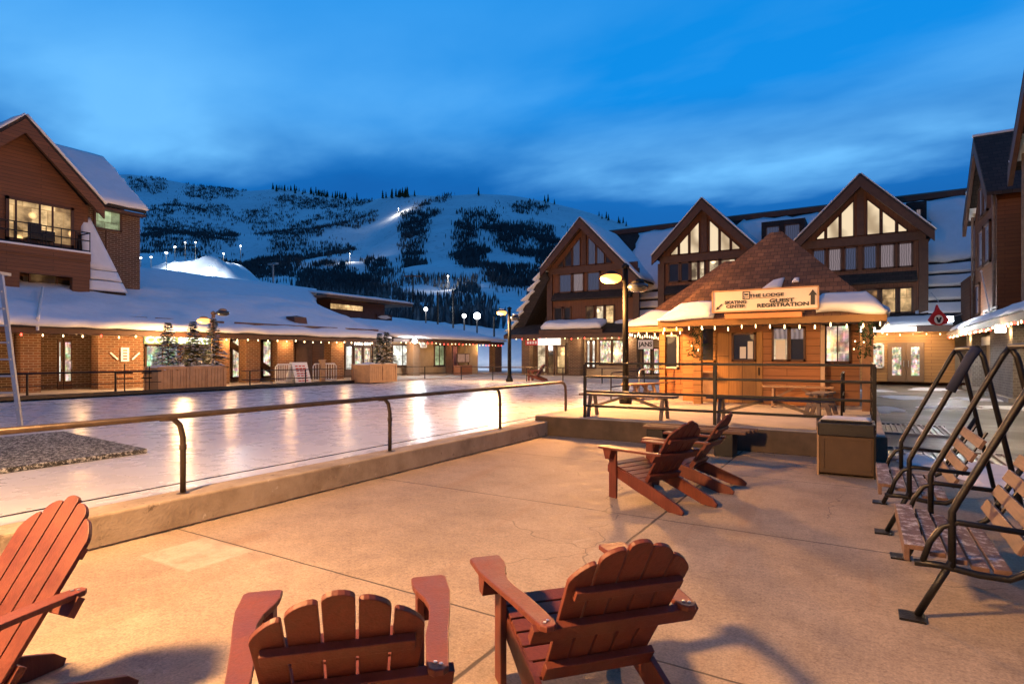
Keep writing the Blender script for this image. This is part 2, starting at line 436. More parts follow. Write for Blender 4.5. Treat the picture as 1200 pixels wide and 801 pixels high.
plain('dark_wood', (.10, .05, .033), .65, .35, 3, .3)
plain('bin_panel', (.075, .042, .02), .7, .2, 5, .3)
plain('black_plastic', (.012, .012, .013), .3, .3, 9, .4)
plain('planter_wood', (.42, .25, .13), .6, .25, 4, .3)
plain('bench_wood', (.34, .21, .12), .6, .3, 5, .35)
plain('weathered_wood', (.2, .15, .115), .75, .4, 4, .5)
plain('sign_cream', (.74, .60, .47), .55, .06, 2, .08)
plain('sign_white', (.8, .8, .78), .5, .05, 2, .05)
plain('ink', (.012, .012, .014), .5, .1, 5, 0)
plain('paint_white', (.8, .78, .74), .5, .05, 5, 0)
plain('paint_red', (.55, .03, .02), .5, .1, 5, 0)
plain('red_fabric', (.5, .015, .02), .7, .2, 5, .2)
plain('eave_board', (.20, .10, .03), .65, .25, 3, .3)
plain('orange_panel', (.52, .20, .06), .5, .12, 3, .1)
plain('blue_foam', (.012, .018, .05), .8, .2, 8, .4)
plain('walk_concrete', (.36, .32, .28), .8, .25, 1.5, .4, bsc=25)
plain('light_plaza', (.42, .37, .33), .7, .3, .5, .35, bsc=18)
plain('poster_paper', (.55, .42, .36), .6, .35, 5, 0)
plain('bark', (.05, .035, .025), .9, .3, 8, .5)
plain('cream_wall', (.36, .29, .21), .8, .2, 2, .3)
plain('soffit', (.16, .095, .055), .75, .3, 3, .3)
plain('curtain_dim', (.16, .14, .15), .8, .3, 4, .1)
plain('grey_glass', (.03, .035, .045), .06, .2, 2, 0, spec=.6)
brick('brick_red', (.20, .078, .03), (.13, .052, .022), (.27, .20, .135), .30, .10, .014)
brick('brick_brown', (.13, .062, .034), (.08, .04, .024), (.24, .19, .14), .30, .10, .014)
brick('brick_pale', (.26, .17, .11), (.19, .125, .08), (.3, .26, .2))
brick('roof_shingle', (.26, .13, .065), (.135, .068, .038), (.075, .04, .025), .17, .115, .007, .9, .6, .5, .6)
brick('dark_shingle', (.045, .032, .028), (.025, .02, .018), (.012, .01, .01), .3, .18, .012, .9, .6)
wood('clad_brown', (.175, .068, .027), (.14, .056, .023), .16)
wood('clad_vertical', (.16, .058, .025), (.125, .046, .02), .22, True)
wood('clad_gold', (.46, .23, .07), (.40, .195, .06), .18)
wood('door_gold', (.40, .205, .06), (.37, .18, .052), .34, True)
wood('clad_orange', (.42, .175, .06), (.36, .15, .055), .19)
WARM = (1.0, .70, .36)
lit('lit_warm', (1.0, .66, .30), 1.35, 'room')
lit('lit_ceiling', (1.0, .78, .50), .95, 'beam')
lit('lit_cream', (1.0, .80, .52), 1.35, 'room')
lit('lit_shop', (1.0, .86, .66), 2.0, 'shop')
lit('lit_shop_green', (.72, .95, .80), 1.5, 'shop')
lit('lit_white', (.95, .97, .88), 1.8, 'room')
lit('lit_greenish', (.70, .85, .48), .85, 'room')
lit('lit_curtain', (.62, .48, .50), .42, 'curtain')
lit('lit_curtain_blue', (.22, .25, .42), .30, 'curtain')
lit('lit_dim', (.55, .30, .12), .35, 'room')
glow('bulb_warm', (1.0, .68, .34), 5); glow('bulb_red', (1.0, .05, .03), 9)
glow('lamp_sodium', (1.0, .40, .08), 2.8); glow('lamp_white', (.95, .98, 1.0), 9); glow('lamp_amber', (1.0, .48, .14), 1.9)
glow('tube_white', (1.0, .95, .82), 3.2)

LAMPS = []
def point(name, loc, col, power, rad=.12):
    l = bpy.data.lights.new(name, 'POINT'); l.color = col; l.energy = power; l.shadow_soft_size = rad
    o = bpy.data.objects.new(name, l); COL.objects.link(o); o.location = loc; return o
SOD = (1.0, .44, .12); WRM = (1.0, .66, .34); WHT = (.95, .97, 1.0)

# ---------------------------------------------------------------- camera
cd = bpy.data.cameras.new('camera'); co = bpy.data.objects.new('camera', cd); COL.objects.link(co)
co.location = (0, 0, EYE); co.rotation_euler = (R_(90), 0, YAW)
cd.sensor_width = 36; cd.lens = 680 / 1200 * 36; cd.shift_y = 16.5 / 1200; cd.clip_start = .05; cd.clip_end = 9000
scene.camera = co

# ---------------------------------------------------------------- sky
w = bpy.data.worlds.new('World'); scene.world = w; w.use_nodes = True
wt = w.node_tree; wn = wt.nodes; wl = wt.links; bg = wn['Background']
tc = wn.new('ShaderNodeTexCoord'); sx = wn.new('ShaderNodeSeparateXYZ'); wl.new(tc.outputs['Generated'], sx.inputs[0])
def wmath(op, a, b=0.0, c=None):
    m = wn.new('ShaderNodeMath'); m.operation = op
    for v, i in ((a, 0), (b, 1), (c, 2)):
        if v is None: continue
        if isinstance(v, (int, float)): m.inputs[i].default_value = v
        else: wl.new(v, m.inputs[i])
    return m.outputs[0]
def wramp(f, stops):
    r = wn.new('ShaderNodeValToRGB'); e = r.color_ramp.elements
    while len(e) < len(stops): e.new(.5)
    for i, (p, c) in enumerate(stops): e[i].position = p; e[i].color = (*c, 1)
    wl.new(f, r.inputs[0]); return r.outputs[0]
def wmix(f, a, b, bt='MIX'):
    m = wn.new('ShaderNodeMix'); m.data_type = 'RGBA'; m.blend_type = bt
    for v, i in ((f, 0), (a, 6), (b, 7)):
        if isinstance(v, (int, float)): m.inputs[i].default_value = v
        elif isinstance(v, tuple): m.inputs[i].default_value = (*v, 1)
        else: wl.new(v, m.inputs[i])
    return m.outputs[2]
sky = wn.new('ShaderNodeTexSky'); sky.sky_type = 'NISHITA'; sky.sun_disc = False; sky.sun_elevation = R_(-2); sky.sun_rotation = R_(200)
grad = wramp(sx.outputs[2], [(0, (.008, .13, .43)), (.20, (.005, .115, .40)), (.275, (.005, .15, .50)), (.36, (.003, .27, .80)), (.52, (.001, .255, .76)), (.62, (.002, .17, .56)), (.85, (.002, .09, .36))])
den = wmath('ADD', wmath('MAXIMUM', sx.outputs[2], 0), .12)
cx = wn.new('ShaderNodeCombineXYZ'); wl.new(wmath('DIVIDE', sx.outputs[0], den), cx.inputs[0]); wl.new(wmath('DIVIDE', sx.outputs[1], den), cx.inputs[1])
mp = wn.new('ShaderNodeMapping'); mp.inputs['Rotation'].default_value = (0, 0, R_(-24)); mp.inputs['Scale'].default_value = (.55, 1.0, 1); mp.inputs['Location'].default_value = (.7, .35, 0)
wl.new(cx.outputs[0], mp.inputs[0])
n1 = wn.new('ShaderNodeTexNoise'); n1.inputs['Scale'].default_value = .85; n1.inputs['Detail'].default_value = 6; n1.inputs['Roughness'].default_value = .5; n1.inputs['Distortion'].default_value = .25
wl.new(mp.outputs[0], n1.inputs['Vector'])
cl = wramp(n1.outputs['Fac'], [(.34, (0,)*3), (.60, (1,)*3)])
# a long bright veil at about twenty degrees, and a darker bank below it
veil = wramp(wmath('ADD', sx.outputs[2], wmath('MULTIPLY', wmath('SUBTRACT', n1.outputs['Fac'], .5), .30)), [(.262, (0,)*3), (.315, (1,)*3), (.40, (.9,)*3), (.52, (.3,)*3)])
c = wmix(wmath('MULTIPLY', cl, veil), grad, (.15, .49, .92))
c = wmix(wmath('MULTIPLY', wmath('MULTIPLY', wramp(n1.outputs['Fac'], [(.38, (1,)*3), (.58, (0,)*3)]), .75), wramp(sx.outputs[2], [(.28, (1,)*3), (.40, (.18,)*3)])), c, (.004, .095, .36))
c = wmix(.02, c, sky.outputs[0], 'ADD')
dp = wn.new('ShaderNodeVectorMath'); dp.operation = 'DOT_PRODUCT'; wl.new(tc.outputs['Generated'], dp.inputs[0]); dp.inputs[1].default_value = tuple(FW)
c = wmix(1, c, wramp(wmath('MULTIPLY_ADD', dp.outputs['Value'], .5, .5), [(.30, (.55, .52, .52)), (.72, (1, 1, 1))]), 'MULTIPLY')
wl.new(c, bg.inputs[0]); bg.inputs[1].default_value = 1.12

# ---------------------------------------------------------------- setting: grounds
struct(MB().box(-260, 260, -260, 260, -.3, -.05).build('ground', M['packed_snow']))
struct(MB().box(-5.6, 60, -30, 60, -.04, -.004).build('plaza_paving', M['plaza_paving']))
struct(MB().box(-5.6, 1.45, -14, 10.8, -.03, 0).build('terrace', M['terrace_concrete']))
struct(MB().box(-23.0, -5.95, -22, 28.5, .0, .2).build('ice_rink', M['rink_ice']))
struct(MB().box(-46, -23.0, -22, 46, .0, .25).build('arcade_walkway', M['walk_concrete']))
struct(MB().box(-23.0, -5.6, 28.5, 47, 0, .205).build('far_plaza', M['light_plaza']))
# raised deck round the hut
struct(MB().box(-5.95, .32, 10.8, 24, .0, .4).build('hut_deck', M['walk_concrete'], bevel=.02))
struct(MB().box(-5.9, .34, 10.72, 10.8, .0, .385).build('deck_edge', M['deck_front'], bevel=.01))

# snow lying about on the paving
def blob(px, py, rx, ry, z, name='snow_patch'):
    p = on_z(px, py, z); m = MB(); n = 26; sd = random.uniform(0, 90)
    ring = []
    for k in range(n):
        a = 2*math.pi*k/n
        r = 1 + .55*noise.noise(Vector((math.cos(a)*1.7+sd, math.sin(a)*1.7, sd)))+ .25*noise.noise(Vector((math.cos(a)*5+sd, math.sin(a)*5, sd)))
        ring.append((p.x + rx*r*math.cos(a), p.y + ry*r*math.sin(a), z))
    inner = [(p.x + (q[0]-p.x)*.8, p.y + (q[1]-p.y)*.8, z + .035) for q in ring]
    for k in range(n):
        j = (k+1) % n; m.face([ring[k], ring[j], inner[j], inner[k]])
    m.face(inner)
    return struct(m.build(name, M['packed_snow'], smooth=True))
for b in ((1035, 480, .55, 1.2, 0), (1060, 466, .8, 1.2, 0), (1095, 456, 1.2, 1.5, 0), (1150, 468, 1.3, .7, 0), (1180, 560, .5, 1.1, 0), (1075, 540, .3, .7, 0), (1110, 478, .9, .4, 0), (1020, 458, .9, .9, 0), (1190, 478, .9, .8, 0)):
    blob(*b)

# ---------------------------------------------------------------- mountain
RIDGE = [(-1500, 380), (-700, 300), (-200, 232), (0, 214), (150, 204), (190, 210), (240, 219), (290, 224), (330, 221), (380, 228), (430, 236), (450, 231), (475, 228), (520, 230), (560, 227), (600, 229), (640, 236), (680, 246), (720, 258), (760, 272), (850, 300), (1000, 335), (1400, 370), (2600, 395)]
def interp(tab, x):
    if x <= tab[0][0]: return tab[0][1]
    for (a, u), (b, v) in zip(tab, tab[1:]):
        if x <= b:
            t = (x-a)/(b-a); t = t*t*(3-2*t) if abs(v-u) > 14 else t
            return u + (v-u)*t
    return tab[-1][1]
def ridge_dist(px): 
    t = min(1, max(0, (px-330)/200)); t = t*t*(3-2*t)
    return 1350 - 480*t
S0 = 95.0
def slope_b(px, s):
    br = (417 - interp(RIDGE, px))/680; S = ridge_dist(px); t = (s-S0)/(S-S0)
    b0 = .018
    if t <= 1: return b0 + (br-b0)*max(t, 0)**.72
    return br - (t-1)*.35
def terrain(px, s):
    dx, dy, _ = ray(px)
    x, y = s*dx, s*dy; S = ridge_dist(px); t = min(1, max(0, (s-S0)/(S-S0)))
    z = EYE + s*slope_b(px, s)
    k = math.sin(math.pi*t)**.8 if 0 < t < 1 else 0
    z += k*(16*noise.noise(Vector((x*.006, y*.006, 3))) + 7*noise.noise(Vector((x*.017, y*.017, 9))) + 2.4*noise.noise(Vector((x*.05, y*.05, 5))))
    return Vector((x, y, z))
def find(px, py):
    b = (417-py)/680; S = ridge_dist(px); lo, hi = S0, S
    for _ in range(26):
        m = (lo+hi)/2
        if slope_b(px, m) < b: lo = m
        else: hi = m
    return terrain(px, lo), lo
hm = MB(); NU, NV = 150, 90
cols = [-1500 + 1300*(i/20) for i in range(20)] + [-200 + 1100*(i/100) for i in range(100)] + [900 + 1700*(i/20) for i in range(21)]
rows = [(j/70)**1.5 for j in range(71)] + [1.03, 1.08, 1.2, 1.5]
for r_ in rows:
    for px in cols:
        S = ridge_dist(px); hm.v.append(tuple(terrain(px, S0 + (S-S0)*r_)))
W_ = len(cols)
for j in range(len(rows)-1):
    for i in range(W_-1): hm.f.append((j*W_+i, j*W_+i+1, (j+1)*W_+i+1, (j+1)*W_+i))
struct(hm.build('hillside', M['hill_snow'], smooth=True))

def poly_hit(poly, x, y):
    ins = False; n = len(poly)
    for i in range(n):
        x1, y1 = poly[i]; x2, y2 = poly[(i+1) % n]
        if (y1 > y) != (y2 > y) and x < (x2-x1)*(y-y1)/(y2-y1)+x1: ins = not ins
    return ins
def band(x0, y0, x1, y1, w): return [(x0, y0-w/2), (x1, y1-w/2), (x1, y1+w/2), (x0, y0+w/2)]
WOODS = [  # clearings are left open between these stands
 ([(152,209),(190,208),(196,214),(186,227),(172,222),(155,224)], 1), ([(217,217),(250,216),(287,222),(280,231),(240,236),(219,232)], 1.1),
 ([(322,229),(350,232),(400,237),(437,233),(432,241),(390,247),(345,245),(325,238)], 1.3), ([(168,250),(200,236),(214,236),(206,252),(176,268)], .9),
 ([(218,240),(262,240),(275,252),(240,262),(214,256)], .7), ([(166,268),(200,258),(250,262),(280,268),(275,286),(220,292),(168,290)], 1.0),
 ([(285,247),(330,244),(352,252),(340,263),(295,264)], .55), (band(300,279,412,251,8), .9), (band(318,290,440,255,11), 1.1), (band(262,262,330,240,6), .5),
 ([(232,296),(262,300),(320,296),(352,314),(340,326),(300,330),(258,326),(236,318)], 1.3), ([(325,290),(410,287),(415,300),(372,308),(330,304)], .8),
 ([(350,326),(372,312),(405,318),(432,328),(450,336),(440,352),(352,352)], 1.0), ([(468,264),(500,258),(496,282),(490,298),(500,312),(478,312),(474,290)], 1.1),
 ([(472,252),(515,247),(513,256),(480,264)], 1.1), ([(534,270),(548,262),(560,278),(572,290),(560,300),(562,313),(544,312),(534,292)], 1.2),
 ([(560,264),(590,262),(640,268),(650,280),(615,287),(580,284)], .95), (band(588,285,636,302,9), .9), ([(596,240),(618,236),(642,242),(638,250),(605,252)], .6),
 ([(540,252),(566,249),(584,254),(580,262),(546,264)], .6), ([(566,312),(610,313),(642,318),(640,334),(590,330),(568,322)], .6), ([(630,284),(648,284),(664,296),(650,314),(632,306)], .9),
 ([(430,307),(456,308),(455,319),(432,318)], 1.2), (band(487,244,526,230,4), 1.2), ([(620,330),(690,330),(700,370),(630,360)], .35),
]
bm_ = MB(); fr = MB(); cf = MB()
def brush(m, p, h, w, n):
    for _ in range(n):
        q = p + Vector((random.gauss(0, w), random.gauss(0, w), -1)); hh = h*random.uniform(.55, 1.15); r = h*random.uniform(.05, .13)
        tip = q + Vector((random.gauss(0, .1*h), random.gauss(0, .1*h), hh+1)); a0 = random.uniform(0, 6.3)
        mid = q.lerp(tip, .55)
        b = [mid + Vector((r*math.cos(a0+k*2.094), r*math.sin(a0+k*2.094), random.uniform(-.1, .1)*h)) for k in range(3)]
        for k in range(3):
            m.face([q, b[(k+1) % 3], b[k]]); m.face([b[k], b[(k+1) % 3], tip])
def spruce(m, p, h):
    for k in range(4):
        z0 = h*(.12+.2*k); z1 = z0+h*.34; r = h*.2*(1-.21*k); a0 = random.uniform(0, 6); n = 6
        ring = [p + Vector((r*random.uniform(.7, 1.1)*math.cos(a0+6.283*i/n), r*random.uniform(.7, 1.1)*math.sin(a0+6.283*i/n), z0)) for i in range(n)]
        for i in range(n): m.face([ring[i], ring[(i+1) % n], p + Vector((0, 0, z1))])
        m.face(ring[::-1])
for poly, dens in WOODS:
    x0 = min(q[0] for q in poly)-4; x1 = max(q[0] for q in poly)+4; y0 = min(q[1] for q in poly)-3; y1 = max(q[1] for q in poly)+3
    n = int((x1-x0)*(y1-y0)*(.42 if x0 > 440 else .34)*dens)
    for _ in range(n):
        x = random.uniform(x0, x1); y = random.uniform(y0, y1)
        jx = x + random.gauss(0, 2.2) + 5*noise.noise(Vector((x*.13, y*.13, 1))); jy = y + random.gauss(0, 1.6) + 4*noise.noise(Vector((x*.13, y*.13, 8)))
        if not poly_hit(poly, jx, jy) or noise.noise(Vector((x*.22, y*.4, 6))) + random.gauss(0, .22) > .30: continue
        p, s = find(x, y); brush(bm_, p, 5.6, 2.6, 4)
for _ in range(2300):   # thin scattered scrub over the open slopes
    x = random.uniform(150, 700); y = interp(RIDGE, x) + random.uniform(4, 120)
    if noise.noise(Vector((x*.03, y*.05, 4))) < (.22 if x > 440 else .02) or y > 350 or (430 < x < 470 and y > 236) or (500 < x < 535 and y < 330): continue
    p, s = find(x, y); brush(bm_, p, 4.2, 3.0, 2)
for _ in range(1500):   # pale frosted aspens low on the slope
    x = random.uniform(352, 575); y = random.uniform(322, 388)
    if noise.noise(Vector((x*.02, y*.04, 2))) < -.2 or (x > 560 and y < 345): continue
    p, s = find(x, y); brush(fr if random.random() < .6 else bm_, p, 5.2, 1.8, 3)
for a, b, n in ((318, 345, 12), (345, 385, 26), (385, 420, 14), (448, 487, 20), (556, 566, 2), (636, 660, 4), (700, 740, 8)):
    for _ in range(n):
        x = random.uniform(a, b); p, s = find(x, interp(RIDGE, x)+random.uniform(.2, 3.5)); spruce(cf, p, random.uniform(9, 17) * (.8 if x > 540 else 1))
tag(bm_.build('hillside_woods', M['bare_brush']), 'dark leafless woods in patches across the snowy ski hill', 'woods', kind='stuff')
tag(fr.build('frosted_aspens', M['frosted_brush']), 'pale frosted aspens at the foot of the ski hill', 'woods', kind='stuff')
tag(cf.build('ridge_conifers', M['conifer']), 'small dark conifers along the mountain skyline', 'woods', kind='stuff')

# floodlit snow mound with its light poles
mc, ms = at(230, 312, 150), 150
mm = MB(); n = 26
for j in range(n+1):
    for i in range(n+1):
        u = i/n*2-1; v = j/n*2-1; d = max(0, 1-(u*u+v*v)); q = FW*(150+v*14)+RT*(ray(230)[0]*0)
        px = 232 + u*72; s = 150+v*18
        p = at(px, 324, s); h = 4.6*min(1, d*1.7)**.9*(1+.45*noise.noise(Vector((u*2.3, v*2.3, 3)))) + 1.1*noise.noise(Vector((u*5, v*5, 1)))*d
        h += .9*max(0, 1-((u+.05)**2+(v)**2)*14)
        mm.v.append((p.x, p.y, p.z-1.2+h))
for j in range(n):
    for i in range(n): a = j*(n+1)+i; mm.f.append((a, a+1, a+n+2, a+n+1))
struct(mm.build('snow_mound', M['roof_snow'], smooth=True))
FL = [('tall floodlight pole at the far left, beside the brick building corner', 165, 302, 118), ('second floodlight pole from the brick building corner', 177, 301, 132),
      ('cool greenish floodlight pole on the mound shoulder', 195, 296, 136), ('brightest floodlight pole behind the left end of the snow mound', 205, 289, 168),
      ('thin floodlight pole behind the mound, left one of a close pair', 217, 284, 172), ('thin floodlight pole behind the mound, right one of a close pair', 229, 284, 172),
      ('floodlight pole standing apart behind the right end of the mound', 282, 288, 172), ('low floodlight on the right crest of the snow mound', 262, 297, 152), ('small low lamp on the near slope of the mound', 247, 313, 132)]
for i, (lb, px, py, s) in enumerate(FL):
    p = at(px, py, s); g = at(px, py+ (22 if py < 300 else 16), s)
    o = empty('floodlight_pole', g, lb, 'floodlight', 'floodlights around the snow mound')
    MB().tube([g, p], .07, 6).build('pole', M['black_steel'], o)
    MB().box(p.x-.45, p.x+.45, p.y-.2, p.y+.2, p.z+.12, p.z+.2).build('crossarm', M['black_steel'], o)
    rr = .30 if i in (3, 2) else .2
    MB().lathe(p, [(.05, -.22), (rr, -.14), (rr, .04), (.05, .1)], 8).build('lamp_head', M['lamp_white'], o)
    point('floodlight_glow', p+Vector((0, 0, -.6)) + (cam(0, -1.5) if True else 0), (.85, .95, 1.0), 3600 if i not in (0, 1) else 1200, .3)
for lb, px, py, pw in (('snow groomer lamp high on the ski run', 467, 250, 26000), ('lamp by the small lift hut on the lower slope', 410, 311, 12000), ('single lamp low on the ski run', 525, 331, 5000)):
    p, s = find(px, py); o = empty('slope_lamp', p, lb, 'lamp', 'lamps on the ski slope')
    MB().tube([p, p+Vector((0, 0, 8))], .2, 6).build('pole', M['galvanised'], o)
    MB().lathe(p+Vector((0, 0, 8)), [(.2, -.4), (.5, -.25), (.5, .1), (.2, .2)], 8).build('lamp_head', M['lamp_white'], o)
    point('slope_lamp_glow', p+Vector((0, 0, 7)) - FW*6, (1.0, .93, .82), pw, .4)

bk = MB().sheet(at(405, 432, 81), at(650, 432, 81), at(650, 394, 99), at(405, 368, 99), .6, 40, 12, .35, .12, 1.2)
struct(bk.build('snow_bank', M['roof_snow'], smooth=True))
# chair-lift poles beyond the arcade roof
def lift_mast(px, y0, y1, s, lb, cross=.6):
    p = at(px, y0, s); g = at(px, y1, s)
    o = empty('lift_mast', g, lb, 'mast', 'masts behind the arcade roof')
    MB().tube([g, p], .12, 8).build('pole', M['lamp_iron'], o)
    MB().bar(p - RT*cross - Vector((0,0,.2)), p + RT*cross - Vector((0,0,.2)), .15, .18).build('crossarm', M['dark_trim'], o)
lift_mast(484, 322, 366, 95, 'lift mast with a wide crossarm at the foot of the frosted aspens', 1.4)
lift_mast(513, 342, 384, 80, 'bare dark mast behind the arcade ridge, left of the bright floodlight', .12)
lift_mast(531, 341, 386, 80, 'bare dark mast nearest the bright floodlight', .12)
lift_mast(579, 371, 397, 78, 'short dark mast right of the bright floodlight', .12)
def big_flood(px, py, gy, s, lb, r, pw):
    p = at(px, py, s); g = at(px, gy, s)
    o = empty('slope_floodlight', g, lb, 'floodlight', 'floodlights behind the arcade roof')
    MB().tube([g, p], .10, 8).build('pole', M['black_steel'], o)
    MB().lathe(p, [(r*.4, -r), (r, -r*.5), (r, r*.5), (r*.4, r)], 12).build('lamp_head', M['lamp_white'], o, smooth=True)
    point('slope_floodlight_glow', p - FW*(r+.5), WHT, pw, .3)
big_flood(559, 370, 398, 75, 'brilliant white floodlight behind the far arcade roof', .42, 800)
big_flood(544, 370, 396, 78, 'smaller floodlight just left of the brilliant one', .26, 900)
big_flood(499, 362, 384, 84, 'white floodlight behind the flat-roofed lodge', .26, 1500)
p = at(320, 309, 62); g = at(320, 345, 62)
o = empty('parking_lamp', g, 'unlit twin-headed lamp post rising behind the snowy arcade roof', 'lamp post')
MB().tube([g, p], .09, 8).build('pole', M['galvanised'], o)
for k in (-1, 1): MB().box(p.x+k*.15-.25+(.25*k), p.x+k*.15+.25+(.25*k), p.y-.2, p.y+.2, p.z-.1, p.z+.08).build('lamp_head', M['galvanised'], o)

# ---------------------------------------------------------------- generic window / door pieces
def window(parent, pts, nor, pane, frame='dark_trim', fw=.07, bars=(), name='window', off=.02):
    """pts: corner points on the wall, in order; nor: outward unit normal; bars: (p, q) inner glazing bars"""
    nor = Vector(nor); P = [Vector(p) for p in pts]; c = sum(P, Vector())/len(P)
    f = MB()
    for i in range(len(P)):
        a, b = P[i], P[(i+1) % len(P)]; e = (b-a).normalized()*fw*.5
        f.bar(a-e+nor*(off+.03), b+e+nor*(off+.03), fw, .08, nor)
    for a, b in bars: f.bar(Vector(a)+nor*(off+.028), Vector(b)+nor*(off+.028), fw*.6, .06, nor)
    o = f.build(name, M[frame], parent)
    g = MB(); Q = [p + nor*(off) for p in P]; g.prism(Q, nor*.012)
    g.build('pane', M[pane], o)
    return o
def rect_y(px0, px1, z0, z1, y):
    x0, x1 = xy(px0, y), xy(px1, y); return [(x0, y, z0), (x1, y, z0), (x1, y, z1), (x0, y, z1)]
def rect_x(px0, px1, z0, z1, x):
    y0, y1 = yx(px0, x), yx(px1, x); return [(x, y0, z0), (x, y1, z0), (x, y1, z1), (x, y0, z1)]
def zx(px, py, x): return on_x(px, py, x).z
def zy(px, py, y): return on_y(px, py, y).z

def light_string(pts, spacing, lb, reds=0, r=.019, cycle=5, glowlamp=None):
    """a festoon cord along pts with its bulbs"""
    r_base = r
    pts = [Vector(p) for p in pts]
    o = empty('string_lights', pts[0], lb, 'string lights', 'festoon lights along the eaves')
    L = [(b-a).length for a, b in zip(pts, pts[1:])]; tot = sum(L); n = max(2, int(tot/spacing))
    def along(d):
        for (a, b), l in zip(zip(pts, pts[1:]), L):
            if d <= l: return a.lerp(b, d/l)
            d -= l
        return pts[-1]
    c = []
    for i in range(n*2+1):
        p = along(tot*i/(n*2)); c.append(p - Vector((0, 0, .0 if i % 2 else random.uniform(.02, .07))))
    MB().tube(c, .008, 5).build('cord', M['black_plastic'], o)
    for i in range(n):
        p = along(tot*(i+.5)/n) - Vector((0, 0, .075)) + Vector((0, 0, random.uniform(-.035, .03))); r = r_base*random.uniform(.75, 1.15)
        red = reds and (i*7+3) % cycle < reds
        b = MB().lathe(p, [(.012, .05), (r*.7, .03), (r, -.01), (r*.55, -.045)], 7).build('bulb', M['bulb_red' if red else 'bulb_warm'], o, smooth=True)
    return o

def text(s, loc, size, mat, parent, face='-y', offset=0, align='CENTER', extr=.006, sx=1.0):
    cu = bpy.data.curves.new('lettering', 'FONT'); cu.body = s; cu.size = size; cu.align_x = align; cu.align_y = 'CENTER'
    cu.extrude = extr; cu.offset = offset; cu.materials.append(M[mat])
    t_ = bpy.data.objects.new('lettering_curve', cu); COL.objects.link(t_)
    me = bpy.data.meshes.new_from_object(t_.evaluated_get(bpy.context.evaluated_depsgraph_get()))
    bpy.data.objects.remove(t_); bpy.data.curves.remove(cu)
    o = bpy.data.objects.new('lettering', me); COL.objects.link(o)
    off = Vector((0, 0, 0)); p = parent
    while p is not None: off += p.location; p = p.parent
    o.location = Vector(loc) - off; o.scale = (sx, 1, 1)
    o.rotation_euler = {'-y': (R_(90), 0, 0), '+x': (R_(90), 0, R_(90)), '-x': (R_(90), 0, R_(-90))}[face]
    o.parent = parent; return o

# ---------------------------------------------------------------- left arcade
XP, XW, XE = -27.3, -28.9, -26.3
ZG, ZE = .25, 2.77
arc = empty('arcade_building', (-28, 8, ZG), 'long low brick shopping arcade with a deep snowy roof beside the rink', 'arcade')
def pier(px0, px1, mat='brick_red', x=XP, z1=2.62, d=.6, nm='pier'):
    y0, y1 = yx(px0, x), yx(px1, x)
    return MB().box(x-d, x, y0, y1, ZG, z1).build(nm, M[mat], arc)
Y0A, Y1A = -6.0, 28.4
MB().box(-34, XW, Y0A, Y1A, ZG, 2.7).build('wall', M['brick_brown'], arc)
MB().box(XW, -26.5, Y0A, Y1A, 2.62, 2.68).build('soffit', M['soffit'], arc)
MB().box(XE-.14, XE, Y0A, Y1A, 2.5, 2.74).build('fascia', M['dark_trim'], arc)
sl = (5.4-2.74)/(34-26.3)
MB().prism([(XE+.1, Y0A, 2.70), (XE+.1, Y0A, 2.76), (-34, Y0A, 5.42), (-34, Y0A, 5.30)], (0, Y1A-Y0A, 0)).build('roof', M['dark_shingle'], arc)
MB().sheet((XE+.16, Y0A, 2.765), (XE+.16, Y1A-.2, 2.765), (-34, Y1A-.3, 5.43), (-34, Y0A, 5.43), (.24), 110, 26, .13, .55, .16).build('roof_snow', M['roof_snow'], arc, smooth=True)
# snow guards lying bare along the roof
for px0, px1, py in ((131, 172, 374.5), (182, 262, 377), (275, 395, 385), (405, 443, 388)):
    a = on_x(px0, py, -27.0); b = on_x(px1, py, -27.0); zz = 2.74+.7*sl+.29
    MB().box(-27.05, -26.95, a.y, b.y, zz-.06, zz+.09).build('snow_guard', M['dark_trim'], arc, bevel=.01)
v = Vector((-28.2, yx(347, -28.2), 3.72))
MB().prism([v+Vector((-.35,-.35,-.2)), v+Vector((.45,-.4,-.25)), v+Vector((.5,.4,-.25)), v+Vector((-.3,.35,-.1))], (-.1, 0, .42)).build('roof_vent', M['dark_trim'], arc)
# gutter pipe across the snow at the left
MB().tube([(-26.15, yx(44, -26.15), 2.6), (-26.15, yx(44, -26.15), 3.05), (-30.5, yx(50, -30.5), 4.62)], .05, 8).build('gutter_pipe', M['white_vinyl'], arc)
for a, b, mt in ((-30, -9, 'brick_red'), (24, 48, 'brick_red'), (115, 131, 'brick_red'), (257, 269, 'brick_red'), (288, 305, 'brick_red'), (325, 344, 'brick_red'), (388, 403, 'brick_red')): pier(a, b, mt)
MB().box(XP-.5, XP-.02, yx(131.3, XP), yx(168, XP), ZG, 2.62).build('pier', M['brick_red'], arc)
MB().box(XW, XW+.05, yx(366, XW), yx(387, XW), ZG, 2.6).build('siding', M['clad_brown'], arc)
MB().box(XW, XW+.06, yx(346, XW), yx(365, XW), ZG, 2.6).build('siding', M['dark_wood'], arc)
def door(px0, px1, pane, x=XW+.02, z1=2.35, frame='dark_trim', kick=.35):
    y0, y1 = yx(px0, x), yx(px1, x)
    o = MB().box(x, x+.05, y0, y1, ZG, z1).build('door', M[frame], arc)
    m = .12 if y1-y0 > .6 else .06
    MB().box(x+.05, x+.06, y0+m, y1-m, ZG+kick, z1-.12).build('pane', M[pane], o)
    MB().tube([(x+.1, y1-m*.6, 1.1), (x+.1, y1-m*.6, 1.45)], .015, 6).build('handle', M['aluminium'], o)
    return o
